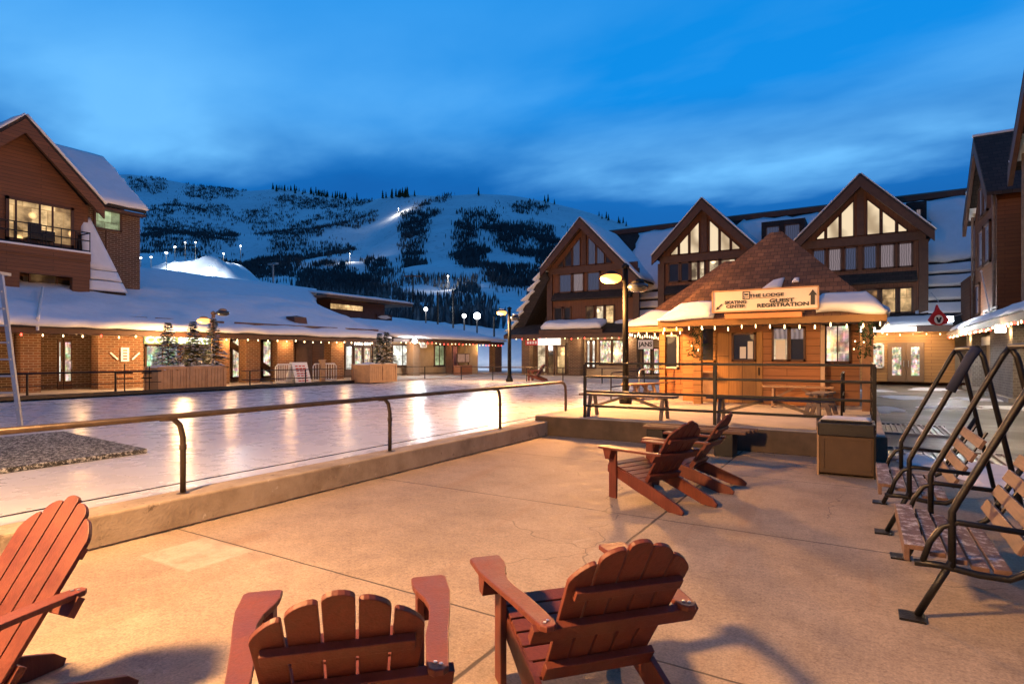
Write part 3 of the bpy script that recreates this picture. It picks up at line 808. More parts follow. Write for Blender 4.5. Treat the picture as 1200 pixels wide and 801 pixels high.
def shop(px0, px1, z0, z1, pane, n=2, frame='dark_trim', x=XW):
    pts = rect_x(px0, px1, z0, z1, x); y0, y1 = pts[0][1], pts[1][1]
    bars = [((x, y0+(y1-y0)*k/n, z0), (x, y0+(y1-y0)*k/n, z1)) for k in range(1, n)]
    return window(arc, pts, (1, 0, 0), pane, frame, .08, bars)
door(67, 72, 'lit_white'); door(74, 84, 'lit_shop'); door(106, 114, 'lit_white')
shop(170, 208, .3, 2.15, 'lit_shop_green', 2); shop(212, 246, .8, 2.15, 'lit_dim', 2)
shop(271, 287, .5, 2.5, 'lit_shop', 1); shop(307, 324, .5, 2.5, 'lit_shop', 1)
# staircase rising behind the arcade glass
st = MB(); ya, yb = yx(270, -28.5), yx(322, -28.5)
st.bar((-28.55, ya, 2.3), (-28.55, yb, .7), .12, .3)
st.build('stair_stringer', M['dark_trim'], arc)
shop(404, 412, .75, 2.3, 'lit_white', 1); door(414, 424, 'lit_shop', z1=2.3); door(425, 434, 'lit_shop', z1=2.3); shop(436, 441, .75, 2.3, 'lit_cream', 1)
MB().box(XW+.02, XW+.06, yx(403, XW), yx(441, XW), ZG, .7).build('siding', M['dark_wood'], arc)
# shop signs on the arcade
y0, y1 = yx(169.5, XW+.3), yx(247, XW+.3)
sg = empty('shop_sign', (XW+.3, (y0+y1)/2, 2.2), 'pale green lit shop sign with white letters behind the snowy fir trees', 'sign')
MB().box(XW+.2, XW+.3, y0, y1, 2.22, 2.58).build('sign_panel', glow('sign_green', (.36, .52, .26), .55), sg, bevel=.01)
text('COLE SPORT', (XW+.31, (y0+y1)/2, 2.40), .40, 'tube_white', sg, '+x', .008, sx=1.35)
y0, y1 = yx(404, XW+.3), yx(441, XW+.3)
sg = empty('shop_sign', (XW+.3, (y0+y1)/2, 2.3), 'dark sign with small white capitals over the double shop doors', 'sign')
MB().box(XW+.2, XW+.3, y0, y1, 2.34, 2.6).build('sign_panel', M['dark_trim'], sg)
text('PARK CITY', (XW+.31, (y0+y1)/2+.15, 2.46), .26, 'tube_white', sg, '+x', .004, sx=1.2)
# notice on the brick pier
o = empty('notice_board', (XP, yx(147, XP), 1.5), 'white paper notice with two side wings on the brick pier', 'notice')
y0, y1 = yx(142, XP+.05), yx(151.5, XP+.05)
MB().box(XP, XP+.04, y0, y1, 1.42, 2.02).build('sheet', M['sign_white'], o)
for k in range(4): MB().box(XP+.04, XP+.045, y0+.08, y1-.08, 1.5+k*.12, 1.56+k*.12).build('print', M['paint_red'], o)
for k, ya in ((-1, y0), (1, y1)): MB().bar((XP+.05, ya+k*.12, 1.5), (XP+.05, ya+k*.42, 1.8), .06, .02, (1,0,0)).build('wing', M['sign_white'], o)

# second, lower length of the arcade
ar2 = empty('ticket_arcade', (-28, 36, ZG), 'far end of the arcade, pale walled with lit office windows and a snowy hipped roof', 'arcade')
arc_keep, arc = arc, ar2
Y2, Y3 = 28.55, 42.3
MB().box(-33, XW, Y2, yx(560, XW), ZG, 2.7).build('wall', M['cream_wall'], ar2)
MB().box(XW, -26.5, Y2, Y3, 2.72, 2.78).build('soffit', M['soffit'], ar2)
MB().box(XE-.14, XE, Y2, Y3, 2.6, 2.84).build('fascia', M['dark_trim'], ar2)
MB().prism([(XE+.1, Y2, 2.80), (XE+.1, Y2, 2.86), (-32.5, Y2, 4.3), (-38.5, Y2, 2.8)], (0, Y3-Y2-2.2, 0)).build('roof', M['dark_shingle'], ar2)
MB().sheet((XE+.16, Y2, 2.87), (XE+.16, Y3+.1, 2.87), (-32.4, Y3-2.3, 4.32), (-32.4, Y2, 4.32), .24, 40, 12, .06, .8, .06).build('roof_snow', M['roof_snow'], ar2, smooth=True)
for a, b, mt in ((484, 492, 'brick_pale'), (529.5, 536, 'dark_wood'), (580, 588, 'brick_brown')): pier(a, b, mt, z1=2.75)
shop(459, 483, .95, 2.45, 'lit_white', 2); shop(508.5, 520, .9, 2.5, 'lit_greenish', 2)
MB().box(XP-.3, XP, yx(548, XP), yx(560, XP), ZG, 2.72).build('pier', M['cream_wall'], ar2)
o = empty('hanging_sign', (XP+.3, yx(496, XP+.3), 2.6), 'small white sign with dark markings hanging under the far arcade eave', 'sign')
MB().box(XP+.28, XP+.32, yx(492.5, XP+.3), yx(500, XP+.3), 2.25, 2.62).build('sign_panel', M['sign_white'], o)
for k in range(2): MB().box(XP+.32, XP+.326, yx(493.5, XP+.3), yx(499, XP+.3), 2.32+.13*k, 2.38+.13*k).build('print', M['ink'], o)
arc = arc_keep
o = empty('poster_column', (-26.9, yx(533, -26.9), ZG), 'dark column carrying a tall red and white poster', 'poster')
yy = yx(534, -26.7); MB().box(-26.85, -26.75, yy-.35, yy+.35, .5, 2.5).build('backing', M['dark_wood'], o)
MB().box(-26.75, -26.735, yy-.25, yy+.25, .6, 2.4).build('poster', plain('poster_red', (.5, .22, .18), .5, .6, 2.2, 0), o)
o = empty('information_kiosk', (-25.6, yx(546, -25.6), .2), 'brown cabinet with two framed map posters at the arcade end', 'kiosk')
ya, yb = yx(539, -25.6), yx(553.5, -25.6)
MB().box(-26.2, -25.6, ya, yb, .2, .95).build('cabinet', plain('kiosk_brown', (.28, .11, .05), .6, .15, 3, .2), o, bevel=.02)
MB().box(-25.95, -25.85, ya, yb, 1.15, 1.85).build('board', M['dark_trim'], o)
for k in (0, 1):
    l = ya+(yb-ya)*(.05+.62*k); r = ya+(yb-ya)*(.60 if k == 0 else .96)
    MB().box(-25.85, -25.84, l, r, 1.2, 1.8).build('poster', M['poster_paper'], o)
for q in (ya+.1, yb-.1): MB().box(-25.94, -25.86, q-.04, q+.04, .95, 1.15).build('post', M['dark_trim'], o)

# upper blue snow roof behind the arcade, and the flat-roofed lodge
o = empty('rear_building', (-40, 22, ZG), 'long snow-covered roof rising behind the arcade roof', 'building')
MB().box(-48, -35.6, 6, 29.0, ZG, 5.0).build('wall', M['brick_brown'], o)
MB().sheet((-35, 4, 5.1), (-35, 29.6, 5.1), (-42, 35.5, 7.5), (-42, 4, 7.5), .32, 50, 14, .08, .5, .2).build('roof_snow', M['roof_snow'], o, smooth=True)
MB().prism([(-35.0, 4, 5.08), (-35.0, 29.4, 5.08), (-42, 35.3, 7.48), (-42, 4, 7.48)], (0, 0, -.15)).build('roof', M['dark_shingle'], o)
MB().prism([(-42, 4, 7.48), (-42, 35.3, 7.48), (-49, 30, 5.0), (-49, 4, 5.0)], (0, 0, -.15)).build('roof', M['dark_shingle'], o)
o = empty('ticket_lodge', (-42, 38, ZG), 'dark flat-roofed building with snow on its low wide roof behind the arcade', 'building')
ya, yb = yx(383, -37), yx(484, -37)
MB().box(-46, -38.2, ya+1.5, yb-2.6, ZG, 6.4).build('wall', M['dark_wood'], o)
MB().box(-47, -37, ya, yb, 6.4, 6.62).build('roof', M['soffit'], o)
MB().sheet((-36.95, ya, 6.63), (-36.95, yb, 6.63), (-42, yb-2, 7.3), (-42, ya+1, 7.3), .22, 24, 8, .05, .6, .1).build('roof_snow', M['roof_snow'], o, smooth=True)
l, r = yx(441, -38.15), yx(459, -38.15)
MB().box(-38.19, -38.1, l, r, 4.9, 5.5).build('emblem', M['dark_trim'], o)
e = MB(); cyy = (l+r)/2
e.prism([(-38.1, cyy-.9, 5.25), (-38.1, cyy-.4, 5.4), (-38.1, cyy+.3, 5.45), (-38.1, cyy+.9, 5.25), (-38.1, cyy+.2, 5.1), (-38.1, cyy-.5, 5.12)], (.02, 0, 0))
e.build('emblem_mark', M['paint_white'], o)
window(o, [(-38.2, l-.1, 4.0), (-38.2, r+.3, 4.0), (-38.2, r+.3, 4.6), (-38.2, l-.1, 4.6)], (1,0,0), 'grey_glass')
window(o, [(-38.2, yx(386, -38.2), 5.6), (-38.2, yx(425, -38.2), 5.6), (-38.2, yx(425, -38.2), 6.1), (-38.2, yx(386, -38.2), 6.1)], (1,0,0), 'lit_warm')

# ---------------------------------------------------------------- tall brick condominium at left
XG = -32.0
cb = empty('brick_condominium', (-36, 10, ZG), 'tall brick building with a wooden gable, balcony and snowy roof', 'building')
ap = on_x(22, 143, XG); er = on_x(110, 242, XG)
hw = er.y-ap.y; dz = ap.z-er.z; yl = ap.y-hw-1.2
MB().box(-44, XG-.3, ap.y-hw, yx(164, XG-.3), 2.0, 9.0).build('wall', M['brick_brown'], cb)
# gable wall of brown boards, set back under the barge boards
MB().prism([(XG-.25, ap.y-hw, 3.4), (XG-.25, er.y-.25, 3.4), (XG-.25, er.y-.25, er.z-.1), (XG-.25, ap.y, ap.z-.25), (XG-.25, ap.y-hw, er.z-.1)], (.25, 0, 0)).build('gable_wall', M['clad_brown'], cb)
for k, nm in ((1, 'barge_board'), (-1, 'barge_board')):
    a = Vector((XG+.75, ap.y, ap.z)); b = Vector((XG+.75, ap.y+k*(hw+.15), er.z-.1))
    MB().prism([a, b, b-Vector((0, 0, .55)), a-Vector((0, 0, .62))], (-.12, 0, 0)).build(nm, M['dark_trim'] if False else M['clad_brown'], cb)
    MB().prism([a+Vector((0,0,.02)), b+Vector((0,0,.02)), b+Vector((0, 0, .16)), a+Vector((0, 0, .16))], (-6.4, 0, 0)).build('roof', M['dark_shingle'], cb)
    MB().sheet(a+Vector((.04,0,.17)), b+Vector((.04, k*.06,.16)), b+Vector((-6.2, 0, .16)), a+Vector((-6.2, 0, .17)), .16, 16, 12, .05, .8, .04).build('roof_snow', M['roof_snow'], cb, smooth=True)
    MB().prism([a+Vector((-.13,0,-.1)), b+Vector((-.13,0,-.12)), b+Vector((-.13,0,-.2)), a+Vector((-.13,0,-.2))], (-.65, 0, 0)).build('soffit', M['soffit'], cb)
# main roof behind: ridge along the arcade
yend = yx(171, XG+.3)
r1 = on_x(137, 190, -36.2)
for k in (0,):
    MB().prism([(XG+.35, er.y-.1, 9.12), (XG+.35, yend, 9.12), (-36.2, yend, r1.z), (-36.2, ap.y-2, r1.z)], (0, 0, -.14)).build('roof', M['dark_shingle'], cb)
    MB().prism([(-36.2, ap.y-2, r1.z), (-36.2, yend, r1.z), (-44.5, yend, 6.0), (-44.5, ap.y-2, 6.0)], (0, 0, -.14)).build('roof', M['dark_shingle'], cb)
    MB().prism([(XG-.3, yend-.6, 8.9), (-40, yend-.6, 8.9), (-36.2, yend-.6, r1.z-.2)], (0, -.2, 0)).build('gable_wall', M['brick_brown'], cb)
MB().sheet((XG+.40, er.y+.1, 9.13), (XG+.40, yend+.05, 9.13), (-36.1, yend+.0, r1.z+.02), (-36.1, er.y-3.2, r1.z+.02), .17, 30, 16, .05, .9, .08).build('roof_snow', M['roof_snow'], cb, smooth=True)
MB().box(XG-.1, XG+.3, er.y+.1, yend, 8.82, 8.95).build('fascia', M['dark_trim'], cb)
window(cb, rect_x(110.5, 141, zx(125, 269, XG-.3), zx(125, 247, XG-.3), XG-.3), (1,0,0), 'lit_greenish', 'dark_trim', .09, [((XG-.3, yx(124, XG-.3), 6.9), (XG-.3, yx(124, XG-.3), 7.9))])
# glazed balcony doors
z0, z1 = zx(45, 284, XG), zx(45, 238, XG)
pts = rect_x(8, 84, z0, z1, XG)
window(cb, pts, (1,0,0), 'lit_warm', 'dark_trim', .12, [((XG, yx(q, XG), z0), (XG, yx(q, XG), z1)) for q in (18, 46, 61)])
# projecting balcony with snow on its edge
yb = yx(106, XG+1.2); ya = ap.y-hw-1
zf = zx(60, 292, XG+1.2)
MB().box(XG, XG+1.25, ya, yb, zf-.35, zf).build('balcony_floor', M['clad_brown'], cb)
MB().box(XG+.9, XG+1.3, ya, yb+.03, zf+.003, zf+.09).build('balcony_snow', M['roof_snow'], cb, smooth=False, bevel=.03)
MB().box(XG+1.0, XG+1.2, ya, yb, zf-1.15, zf-.35).build('balcony_beam', M['clad_brown'], cb)
for q0, q1 in ((84, 104), (-12, 22)):
    MB().box(XG+.9, XG+1.18, yx(q0, XG+1.1), yx(q1, XG+1.1), 4.0, zf-1.15).build('balcony_pier', M['clad_brown'], cb)
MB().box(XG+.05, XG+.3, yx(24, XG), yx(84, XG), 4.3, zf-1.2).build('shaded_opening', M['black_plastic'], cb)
window(cb, rect_x(34, 66, 4.9, 5.6, XG+.31), (1,0,0), 'lit_dim', 'dark_trim')
rl = MB()
for q in range(0, 12):
    yy = ya+(yb-ya)*q/11
    rl.tube([(XG+1.15, yy, zf), (XG+1.15, yy, zf+1.0)], .02, 6)
for h in (1.0, .62, .15): rl.tube([(XG+1.15, ya, zf+h), (XG+1.15, yb, zf+h)], .028, 6)
rl.tube([(XG+1.15, yb, zf+1.0), (XG, yb, zf+1.0)], .028, 6)
rl.build('balcony_railing', M['black_steel'], cb)
# steep snowy skirt roof beside the balcony
top = on_x(103, 254, XG+.1); bl = on_x(108, 338, XG+1.2); br = on_x(148, 336, XG+1.0)
MB().prism([(XG-.35, top.y-.3, top.z), (XG-.35, top.y+.25, top.z), (XG+1.0, br.y, br.z-.4), (XG+1.0, bl.y-.3, br.z-.4)], (-.3, 0, -.1)).build('skirt_roof', M['dark_shingle'], cb)
def lerp3(a, b, t): return Vector(a).lerp(Vector(b), t)
TL, TR, BR, BL = (XG-.3, top.y-.2, top.z+.03), (XG-.3, top.y+.22, top.z+.03), (XG+1.05, br.y, br.z-.3), (XG+1.05, bl.y-.2, br.z-.3)
for a, b in ((.0, .72), (.735, .86), (.875, 1.0)):
    MB().sheet(lerp3(BL, TL, 1-b), lerp3(BR, TR, 1-b), lerp3(BR, TR, 1-a), lerp3(BL, TL, 1-a), .16, 6, 10, .04, 1.2, .03).build('skirt_snow', M['roof_snow'], cb, smooth=True)
for i, q in enumerate((38, 54)):
    x, y = XG+.6, yx(q, XG+.6); o = empty('balcony_chair', (x, y, zf), ('dark high-backed chair on the balcony before the lit glass, the left one', 'dark low-backed chair on the balcony before the lit glass, the right one')[i], 'chair', 'balcony chairs')
    MB().box(x-.25, x+.25, y-.25, y+.25, zf+.42, zf+.48).build('seat', M['black_plastic'], o)
    MB().box(x+.2, x+.26, y-.25, y+.25, zf+.48, zf+(1.12 if i == 0 else .85)).build('backrest', M['black_plastic'], o, bevel=.02)
    for sx_ in (-.22, .22):
        for sy_ in (-.22, .22): MB().tube([(x+sx_, y+sy_, zf), (x+sx_, y+sy_, zf+.42)], .02, 6).build('leg', M['black_plastic'], o)

# ---------------------------------------------------------------- lodge with three gables
YL = 40.0
lg = empty('gabled_lodge', (-9, YL, .19), 'big brown timber lodge with three glazed gables and a snowy roof', 'lodge')
RY, RZ = 48.0, 12.4
XL0, XL1 = -21.2, 5.6
MB().prism([(XL0, YL+.6, 0), (XL0, YL+.6, 3.9), (XL0, RY, RZ-.4), (XL0, RY+7, 3.9), (XL0, RY+7, 0)], (XL1+3-XL0, 0, 0)).build('wall', M['clad_brown'], lg)
MB().prism([(XL0-.2, YL-.6, 3.2), (XL0-.2, YL-.6, 3.4), (XL0-.2, RY, RZ), (XL0-.2, RY+8, 3.2)], (XL1+4-XL0, 0, 0)).build('roof', M['dark_shingle'], lg)
def roof_pt(x, t): # t: 0 eave, 1 ridge
    return Vector((x, YL-.6+(RY-YL+.6)*t, 3.42+(RZ-3.42)*t))
def roof_sheet(x0, x1, t0, t1, th=.22, ed=.18, nu=16, sd=0):
    MB().sheet(roof_pt(x0, t0), roof_pt(x1, t0), roof_pt(x1, t1), roof_pt(x0, t1), th, nu, 14, .07, .9, ed, sd).build('roof_snow', M['roof_snow'], lg, smooth=True)
roof_sheet(-16.0, -9.8, .34, .96, .24, .3); roof_sheet(-8.0, -1.6, .34, .955, .24, .5, sd=4); roof_sheet(2.1, 9.0, .43, .95, .24, .45, sd=8)
for k, (a, b) in enumerate(((.05, .09), (.115, .165), (.19, .24), (.265, .32))):
    roof_sheet(-15.4, -12.2, a, b, .16, .05, 8, k); 
for k, (a, b) in enumerate(((.06, .13), (.155, .225), (.25, .32), (.345, .405))):
    roof_sheet(2.6, 8.0, a, b, .18, .04, 10, k+5)
MB().prism([(XL0-.4, RY-.35, RZ-.25), (XL0-.4, RY-.35, RZ+.12), (XL0-.4, RY+.1, RZ+.3), (XL0-.4, RY+.1, RZ-.1)], (XL1+4.4-XL0, 0, 0)).build('ridge_cap', M['dark_trim'], lg)
p = roof_pt(3.3, .72); MB().lathe(p+Vector((0, 0, .1)), [(.55, 0), (.5, .22), (.3, .32)], 9).build('roof_vent', M['dark_trim'], lg)
# dormer between the second and third gables
dx0, dx1 = xy(893, 44.6), xy(944, 44.6)
MB().box(dx0, dx1, 44.3, 47.5, 8.6, 11.1).build('dormer', M['dark_shingle'], lg)
for a, b in ((.12, .42), (.55, .88)):
    window(lg, [(dx0+(dx1-dx0)*a, 44.3, 9.6), (dx0+(dx1-dx0)*b, 44.3, 9.6), (dx0+(dx1-dx0)*b, 44.3, 10.7), (dx0+(dx1-dx0)*a, 44.3, 10.7)], (0,-1,0), 'lit_curtain_blue')
dx0, dx1 = xy(1062, 44.6), xy(1086, 44.6)
MB().box(dx0, dx1, 44.6, 47.5, 9.4, 11.4).build('dormer', M['dark_shingle'], lg)
window(lg, [(dx0+.5, 44.6, 9.8), (dx1-.3, 44.6, 9.8), (dx1-.3, 44.6, 10.9), (dx0+.5, 44.6, 10.9)], (0,-1,0), 'lit_curtain')

def gable(ax, az, hl, hr, ez, tri, trilit, rows, low, ywall=YL):
    """one gable: apex x/z, half widths to the left and right, eave z"""
    y = ywall; zl = az-(az-ez)*1.0; zr = az-(az-ez)*hr/hl
    wl, wr = ax-hl+.45, ax+hr-.45
    zwl, zwr = az-(ax-wl)*(az-ez)/hl-.25, az-(wr-ax)*(az-ez)/hl-.25
    MB().prism([(wl, y, 3.0), (wr, y, 3.0), (wr, y, zwr), (ax, y, az-.3), (wl, y, zwl)], (0, .6, 0)).build('gable_wall', M['clad_vertical'], lg)
    sl_ = (az-ez)/hl
    for k, h in ((-1, hl), (1, hr)):
        a = Vector((ax, y-.9, az)); b = Vector((ax+k*h, y-.9, az-h*sl_))
        MB().prism([a, b, b-Vector((0, 0, .5)), a-Vector((0, 0, .62))], (0, .16, 0)).build('barge_board', M['dark_trim'], lg)
        MB().prism([a+Vector((0,0,.005)), b+Vector((0,0,.005)), b+Vector((0,0,.14)), a+Vector((0,0,.16))], (0, 7.5, 0)).build('roof', M['dark_shingle'], lg)
        MB().sheet(a+Vector((0,.05,.16)), b+Vector((k*.05,.05,.14)), b+Vector((0,5.6,.14)), a+Vector((0,7.4,.16)), .13, 14, 14, .05, 1, .05, ax).build('roof_snow', M['roof_snow'], lg, smooth=True)
        MB().prism([a+Vector((0,.17,-.12)), b+Vector((0,.17,-.12)), b+Vector((0,.17,-.2)), a+Vector((0,.17,-.2))], (0, .72, 0)).build('soffit', M['soffit'], lg)
    # heavy timber frame: post, tie beam, corner posts
    zt = tri[0]
    MB().box(ax-.18, ax+.18, y-.14, y, zt, az-.5).build('king_post', M['dark_trim'], lg)
    MB().box(wl-.1, wr+.1, y-.16, y, zt-.55, zt-.08).build('tie_beam', M['dark_trim'], lg)
    for q in (wl, wr): MB().box(q-.22, q+.22, y-.18, y, 3.0, zt-.55).build('corner_post', M['dark_trim'], lg)
    for side in (-1, 1):
        h = hl if side < 0 else hr
        xs = [ax+side*(.28+(min(h, hl)-.95-.28)*k/3) for k in range(4)]
        for k in range(3):
            x0, x1 = xs[k]+side*.06, xs[k+1]-side*.06
            t0, t1 = az-.85-abs(x0-ax)*sl_, az-.85-abs(x1-ax)*sl_
            if t1 < zt+.08: 
                if t0 < zt+.15: continue
                x1 = ax+side*(az-.85-zt-.1)/sl_; t1 = zt+.1
            pts = [(x0, y, zt), (x1, y, zt), (x1, y, t1), (x0, y, t0)]
            window(lg, pts, (0,-1,0), trilit[(0 if side < 0 else 3)+k], 'dark_trim', .06)
    for (x0, x1, z0, z1, pane) in rows: window(lg, [(x0, y, z0), (x1, y, z0), (x1, y, z1), (x0, y, z1)], (0,-1,0), pane, 'dark_trim', .1)
    for (x0, x1, z0, z1, pane) in low: window(lg, [(x0, y, z0), (x1, y, z0), (x1, y, z1), (x0, y, z1)], (0,-1,0), pane, 'dark_trim', .1, [((( x0+x1)/2, y, z0), ((x0+x1)/2, y, z1))] if x1-x0 > 1.1 else ())
    # little shingled apron roof between the storeys
    MB().prism([(wl+.3, y-.55, 5.85), (wl+.3, y-.55, 5.95), (wl+.3, y, 6.5), (wl+.3, y, 5.85)], (wr-wl-.6, 0, 0)).build('apron_roof', M['dark_shingle'], lg)
def X(px): return xy(px, YL)
g3 = ['lit_ceiling']*6
gable(-.09, 12.05, 3.5, 3.5, 8.45, (8.75,), g3,
      [(X(a), X(b), 6.75, 8.1, m) for a, b, m in ((953, 967, 'lit_curtain_blue'), (971, 986, 'lit_curtain'), (990, 1004, 'lit_curtain_blue'), (1012, 1027, 'lit_curtain_blue'), (1031.5, 1048, 'lit_curtain'), (1053, 1069, 'lit_curtain'))],
      [(X(a), X(b), 4.15, 5.55, m) for a, b, m in ((1010, 1029, 'lit_dim'), (1033, 1050, 'lit_warm'), (1054, 1069, 'lit_warm'))])
gable(-9.05, 11.9, 3.35, 3.35, 8.4, (8.6,), g3,
      [(X(a), X(b), 6.75, 8.0, m) for a, b, m in ((784, 796, 'grey_glass'), (798, 808, 'grey_glass'), (810, 818, 'lit_cream'), (819.5, 826, 'lit_cream'), (831, 843, 'lit_cream'), (845, 862, 'lit_cream'))],
      [(X(a), X(b), 4.2, 5.5, 'lit_dim') for a, b in ((786, 800), (803, 818))])
gable(-17.8, 11.7, 3.3, 4.5, 8.2, (8.45,), ['lit_curtain_blue', 'grey_glass', 'grey_glass', 'lit_curtain_blue', 'lit_curtain_blue', 'grey_glass'],
      [(X(a), X(b), 6.5, 7.85, m) for a, b, m in ((656, 670, 'lit_curtain_blue'), (672, 684, 'lit_curtain'), (689, 703, 'lit_curtain_blue'))],
      [(X(a), X(b), 3.95, 5.35, m) for a, b, m in ((650, 659, 'grey_glass'), (661, 669, 'grey_glass'), (687, 696, 'lit_dim'), (699, 708, 'lit_cream'), (710, 720, 'lit_warm'))])
# sloping left flank with its ledges of snow
MB().prism([(-21.0, YL-.4, 8.3), (-24.2, YL-.4, 3.2), (-23.2, YL-.4, 3.2), (-20.6, YL-.4, 7.6)], (0, 9, 0)).build('flank_roof', M['dark_shingle'], lg)
MB().box(-23.4, XL0, YL+.3, RY, .0, 3.3).build('wall', M['brick_brown'], lg)
for k in range(6):
    t = .08+k*.155; x = -24.3+3.1*t+.25; z = 3.2+5.0*t
    MB().sheet((x-.5, YL-.75, z), (x+.55, YL-.75, z+.75), (x+.55, YL+3, z+.75), (x-.5, YL+3, z), .17, 6, 8, .05, 1.5, .06, k).build('ledge_snow', M['roof_snow'], lg, smooth=True)
# ground floor arcade of the lodge
MB().prism([(XL0-2.4, YL-2.0, 3.12), (XL0-2.4, YL-2.0, 3.28), (XL0-2.4, YL, 4.1), (XL0-2.4, YL, 3.12)], (XL1+1.5-XL0, 0, 0)).build('arcade_roof', M['dark_shingle'], lg)
MB().box(XL0-2.4, XL1-.9, YL-2.12, YL-2.0, 2.95, 3.26).build('fascia', M['dark_trim'], lg)
MB().sheet((X(648), YL-2.1, 3.6), (X(716), YL-2.1, 3.6), (X(716), YL-.7, 4.1), (X(648), YL-.7, 4.1), .36, 18, 6, .1, 1, .12).build('ledge_snow', M['roof_snow'], lg, smooth=True)
MB().box(X(646), X(718), YL-2.0, YL-.6, 3.3, 3.55).build('ledge', M['dark_trim'], lg)
MB().box(XL0, XL1-.5, YL-.02, YL+.6, .19, 3.1).build('shop_wall', M['cream_wall'], lg)
for a, b in ((X(618), X(627)), (X(672), X(686)), (X(738), X(751)), (X(812), X(820))): MB().box(a, b, YL-.9, YL-.3, .19, 3.12).build('pier', M['brick_brown'], lg)
def shopy(px0, px1, z0, z1, pane, n=1, y=YL-.04):
    x0, x1 = xy(px0, y), xy(px1, y)
    window(lg, [(x0, y, z0), (x1, y, z0), (x1, y, z1), (x0, y, z1)], (0,-1,0), pane, 'dark_trim', .1, [((x0+(x1-x0)*k/n, y, z0), (x0+(x1-x0)*k/n, y, z1)) for k in range(1, n)])
shopy(630, 640, .4, 2.7, 'lit_cream'); shopy(642, 650, .3, 2.6, 'lit_dim'); shopy(653, 663, .3, 2.4, 'lit_warm'); shopy(664, 671, .3, 2.6, 'lit_dim')
shopy(688, 692, .8, 2.8, 'lit_white'); shopy(694, 698, .8, 2.8, 'lit_white'); shopy(703, 717, 1.0, 2.8, 'lit_shop'); shopy(718, 731, 1.0, 2.8, 'lit_shop'); shopy(738, 745, 1.0, 2.8, 'lit_shop'); shopy(754, 763, .4, 2.8, 'lit_shop'); shopy(766, 779, .4, 2.2, 'lit_shop', 2)
# entrance at the right end of the lodge
MB().box(X(1007), X(1118), YL-.32, YL-.02, .19, 3.05).build('shop_wall', M['clad_gold'], lg)
yy = YL-.34
for a, b, nm in ((1040, 1061.5, 'd'), (1062, 1083, 'd')):
    x0, x1 = xy(a, yy), xy(b, yy)
    o = MB().box(x0, x1, yy-.05, yy, .19, 2.42).build('door', plain('door_brown'+str(a), (.20, .11, .05), .55, .15, 4, .15), lg, bevel=.01)
    MB().box(x0+.22, x1-.22, yy-.06, yy-.05, .55, 2.15).build('pane', M['lit_shop'], o)
    hx = x1-.1 if a == 1040 else x0+.1
    MB().tube([(hx, yy-.1, 1.05), (hx, yy-.1, 1.4)], .02, 6).build('handle', M['aluminium'], o)
window(lg, rect_y(1019, 1035, 1.0, 2.35, yy), (0,-1,0), 'lit_shop', 'white_vinyl', .09)
# bright strip light over the entrance
MB().box(X(1000), X(1070), YL-2.35, YL-2.14, 2.98, 3.22).build('canopy_light', M['tube_white'], lg)
MB().sheet((X(985), YL-2.2, 3.28), (X(1110), YL-2.2, 3.28), (X(1110), YL-.8, 3.75), (X(985), YL-.8, 3.75), .2, 22, 6, .06, 1, .1).build('ledge_snow', M['roof_snow'], lg, smooth=True)
# signs at the lodge
o = empty('shop_sign', (X(643), YL-2.2, 2.6), 'red and white banner sign over the left lodge shop', 'sign')
MB().box(X(632), X(646), YL-2.2, YL-2.16, 2.45, 2.85).build('red_panel', M['paint_red'], o)
MB().box(X(646.2), X(672), YL-2.2, YL-2.16, 2.45, 2.95).build('white_panel', glow('sign_white_lit', (.9, .88, .82), .9), o)
for k in range(4): MB().box(X(634+k*3), X(636+k*3), YL-2.215, YL-2.2, 2.55, 2.75).build('lettering', M['paint_white'], o)
o = empty('shop_sign', (X(770), YL-2.2, 2.6), 'small white hanging sign with dark capitals left of the hut', 'sign')
MB().box(X(760.5), X(777), YL-2.3, YL-2.25, 2.12, 2.72).build('sign_panel', M['sign_white'], o)
text('JANS', (X(768.7), YL-2.31, 2.42), .42, 'ink', o, '-y', .012)
for px in (763, 774): MB().tube([(X(px), YL-2.27, 2.72), (X(px), YL-2.27, 2.98)], .015, 5).build('hanger', M['black_steel'], o)

# ---------------------------------------------------------------- right-hand building
XR = 4.7
rb = empty('timber_building', (6.5, 33, 0), 'dark timber building with steep gables along the right of the plaza', 'building')
MB().box(XR+1.1, 16, 14, 39.4, 0, 8.0).build('wall', M['clad_brown'], rb)
def side_gable(ya, yb, az, ez, x=XR):
    c = (ya+yb)/2; h = (yb-ya)/2
    MB().box(x, x+1.15, ya+.5, yb-.5, 2.9, ez-.1).build('bay', M['clad_brown'], rb)
    MB().prism([(x, ya+.5, ez-.1), (x, yb-.5, ez-.1), (x, c, az-.45)], (1.1, 0, 0)).build('gable_wall', M['clad_brown'], rb)
    for k in (-1, 1):
        a = Vector((x-.4, c, az)); b = Vector((x-.4, c+k*h, ez))
        MB().prism([a, b, b-Vector((0,0,.5)), a-Vector((0,0,.6))], (.14, 0, 0)).build('barge_board', M['dark_trim'], rb)
        MB().prism([a+Vector((0,0,.004)), b+Vector((0,0,.004)), b+Vector((0,0,.16)), a+Vector((0,0,.16))], (9, 0, 0)).build('roof', M['dark_shingle'], rb)
        MB().sheet(a+Vector((1.6 if k < 0 else .1,0,.17)), b+Vector((2.2 if k < 0 else .1,-k*.2,.17)), b+Vector((8.8,-k*.2,.17)), a+Vector((8.8,0,.17)), .2, 14, 12, .08, 1, .3, ya).build('roof_snow', M['roof_snow'], rb, smooth=True)
    MB().tube([(x-.43, c, az+.16), (x+8, c, az+.2)], .07, 6).build('ridge_cap', M['roof_snow'], rb)
side_gable(29.9, 36.5, 11.4, 8.1)
side_gable(16.6, 26.0, 12.7, 8.0)
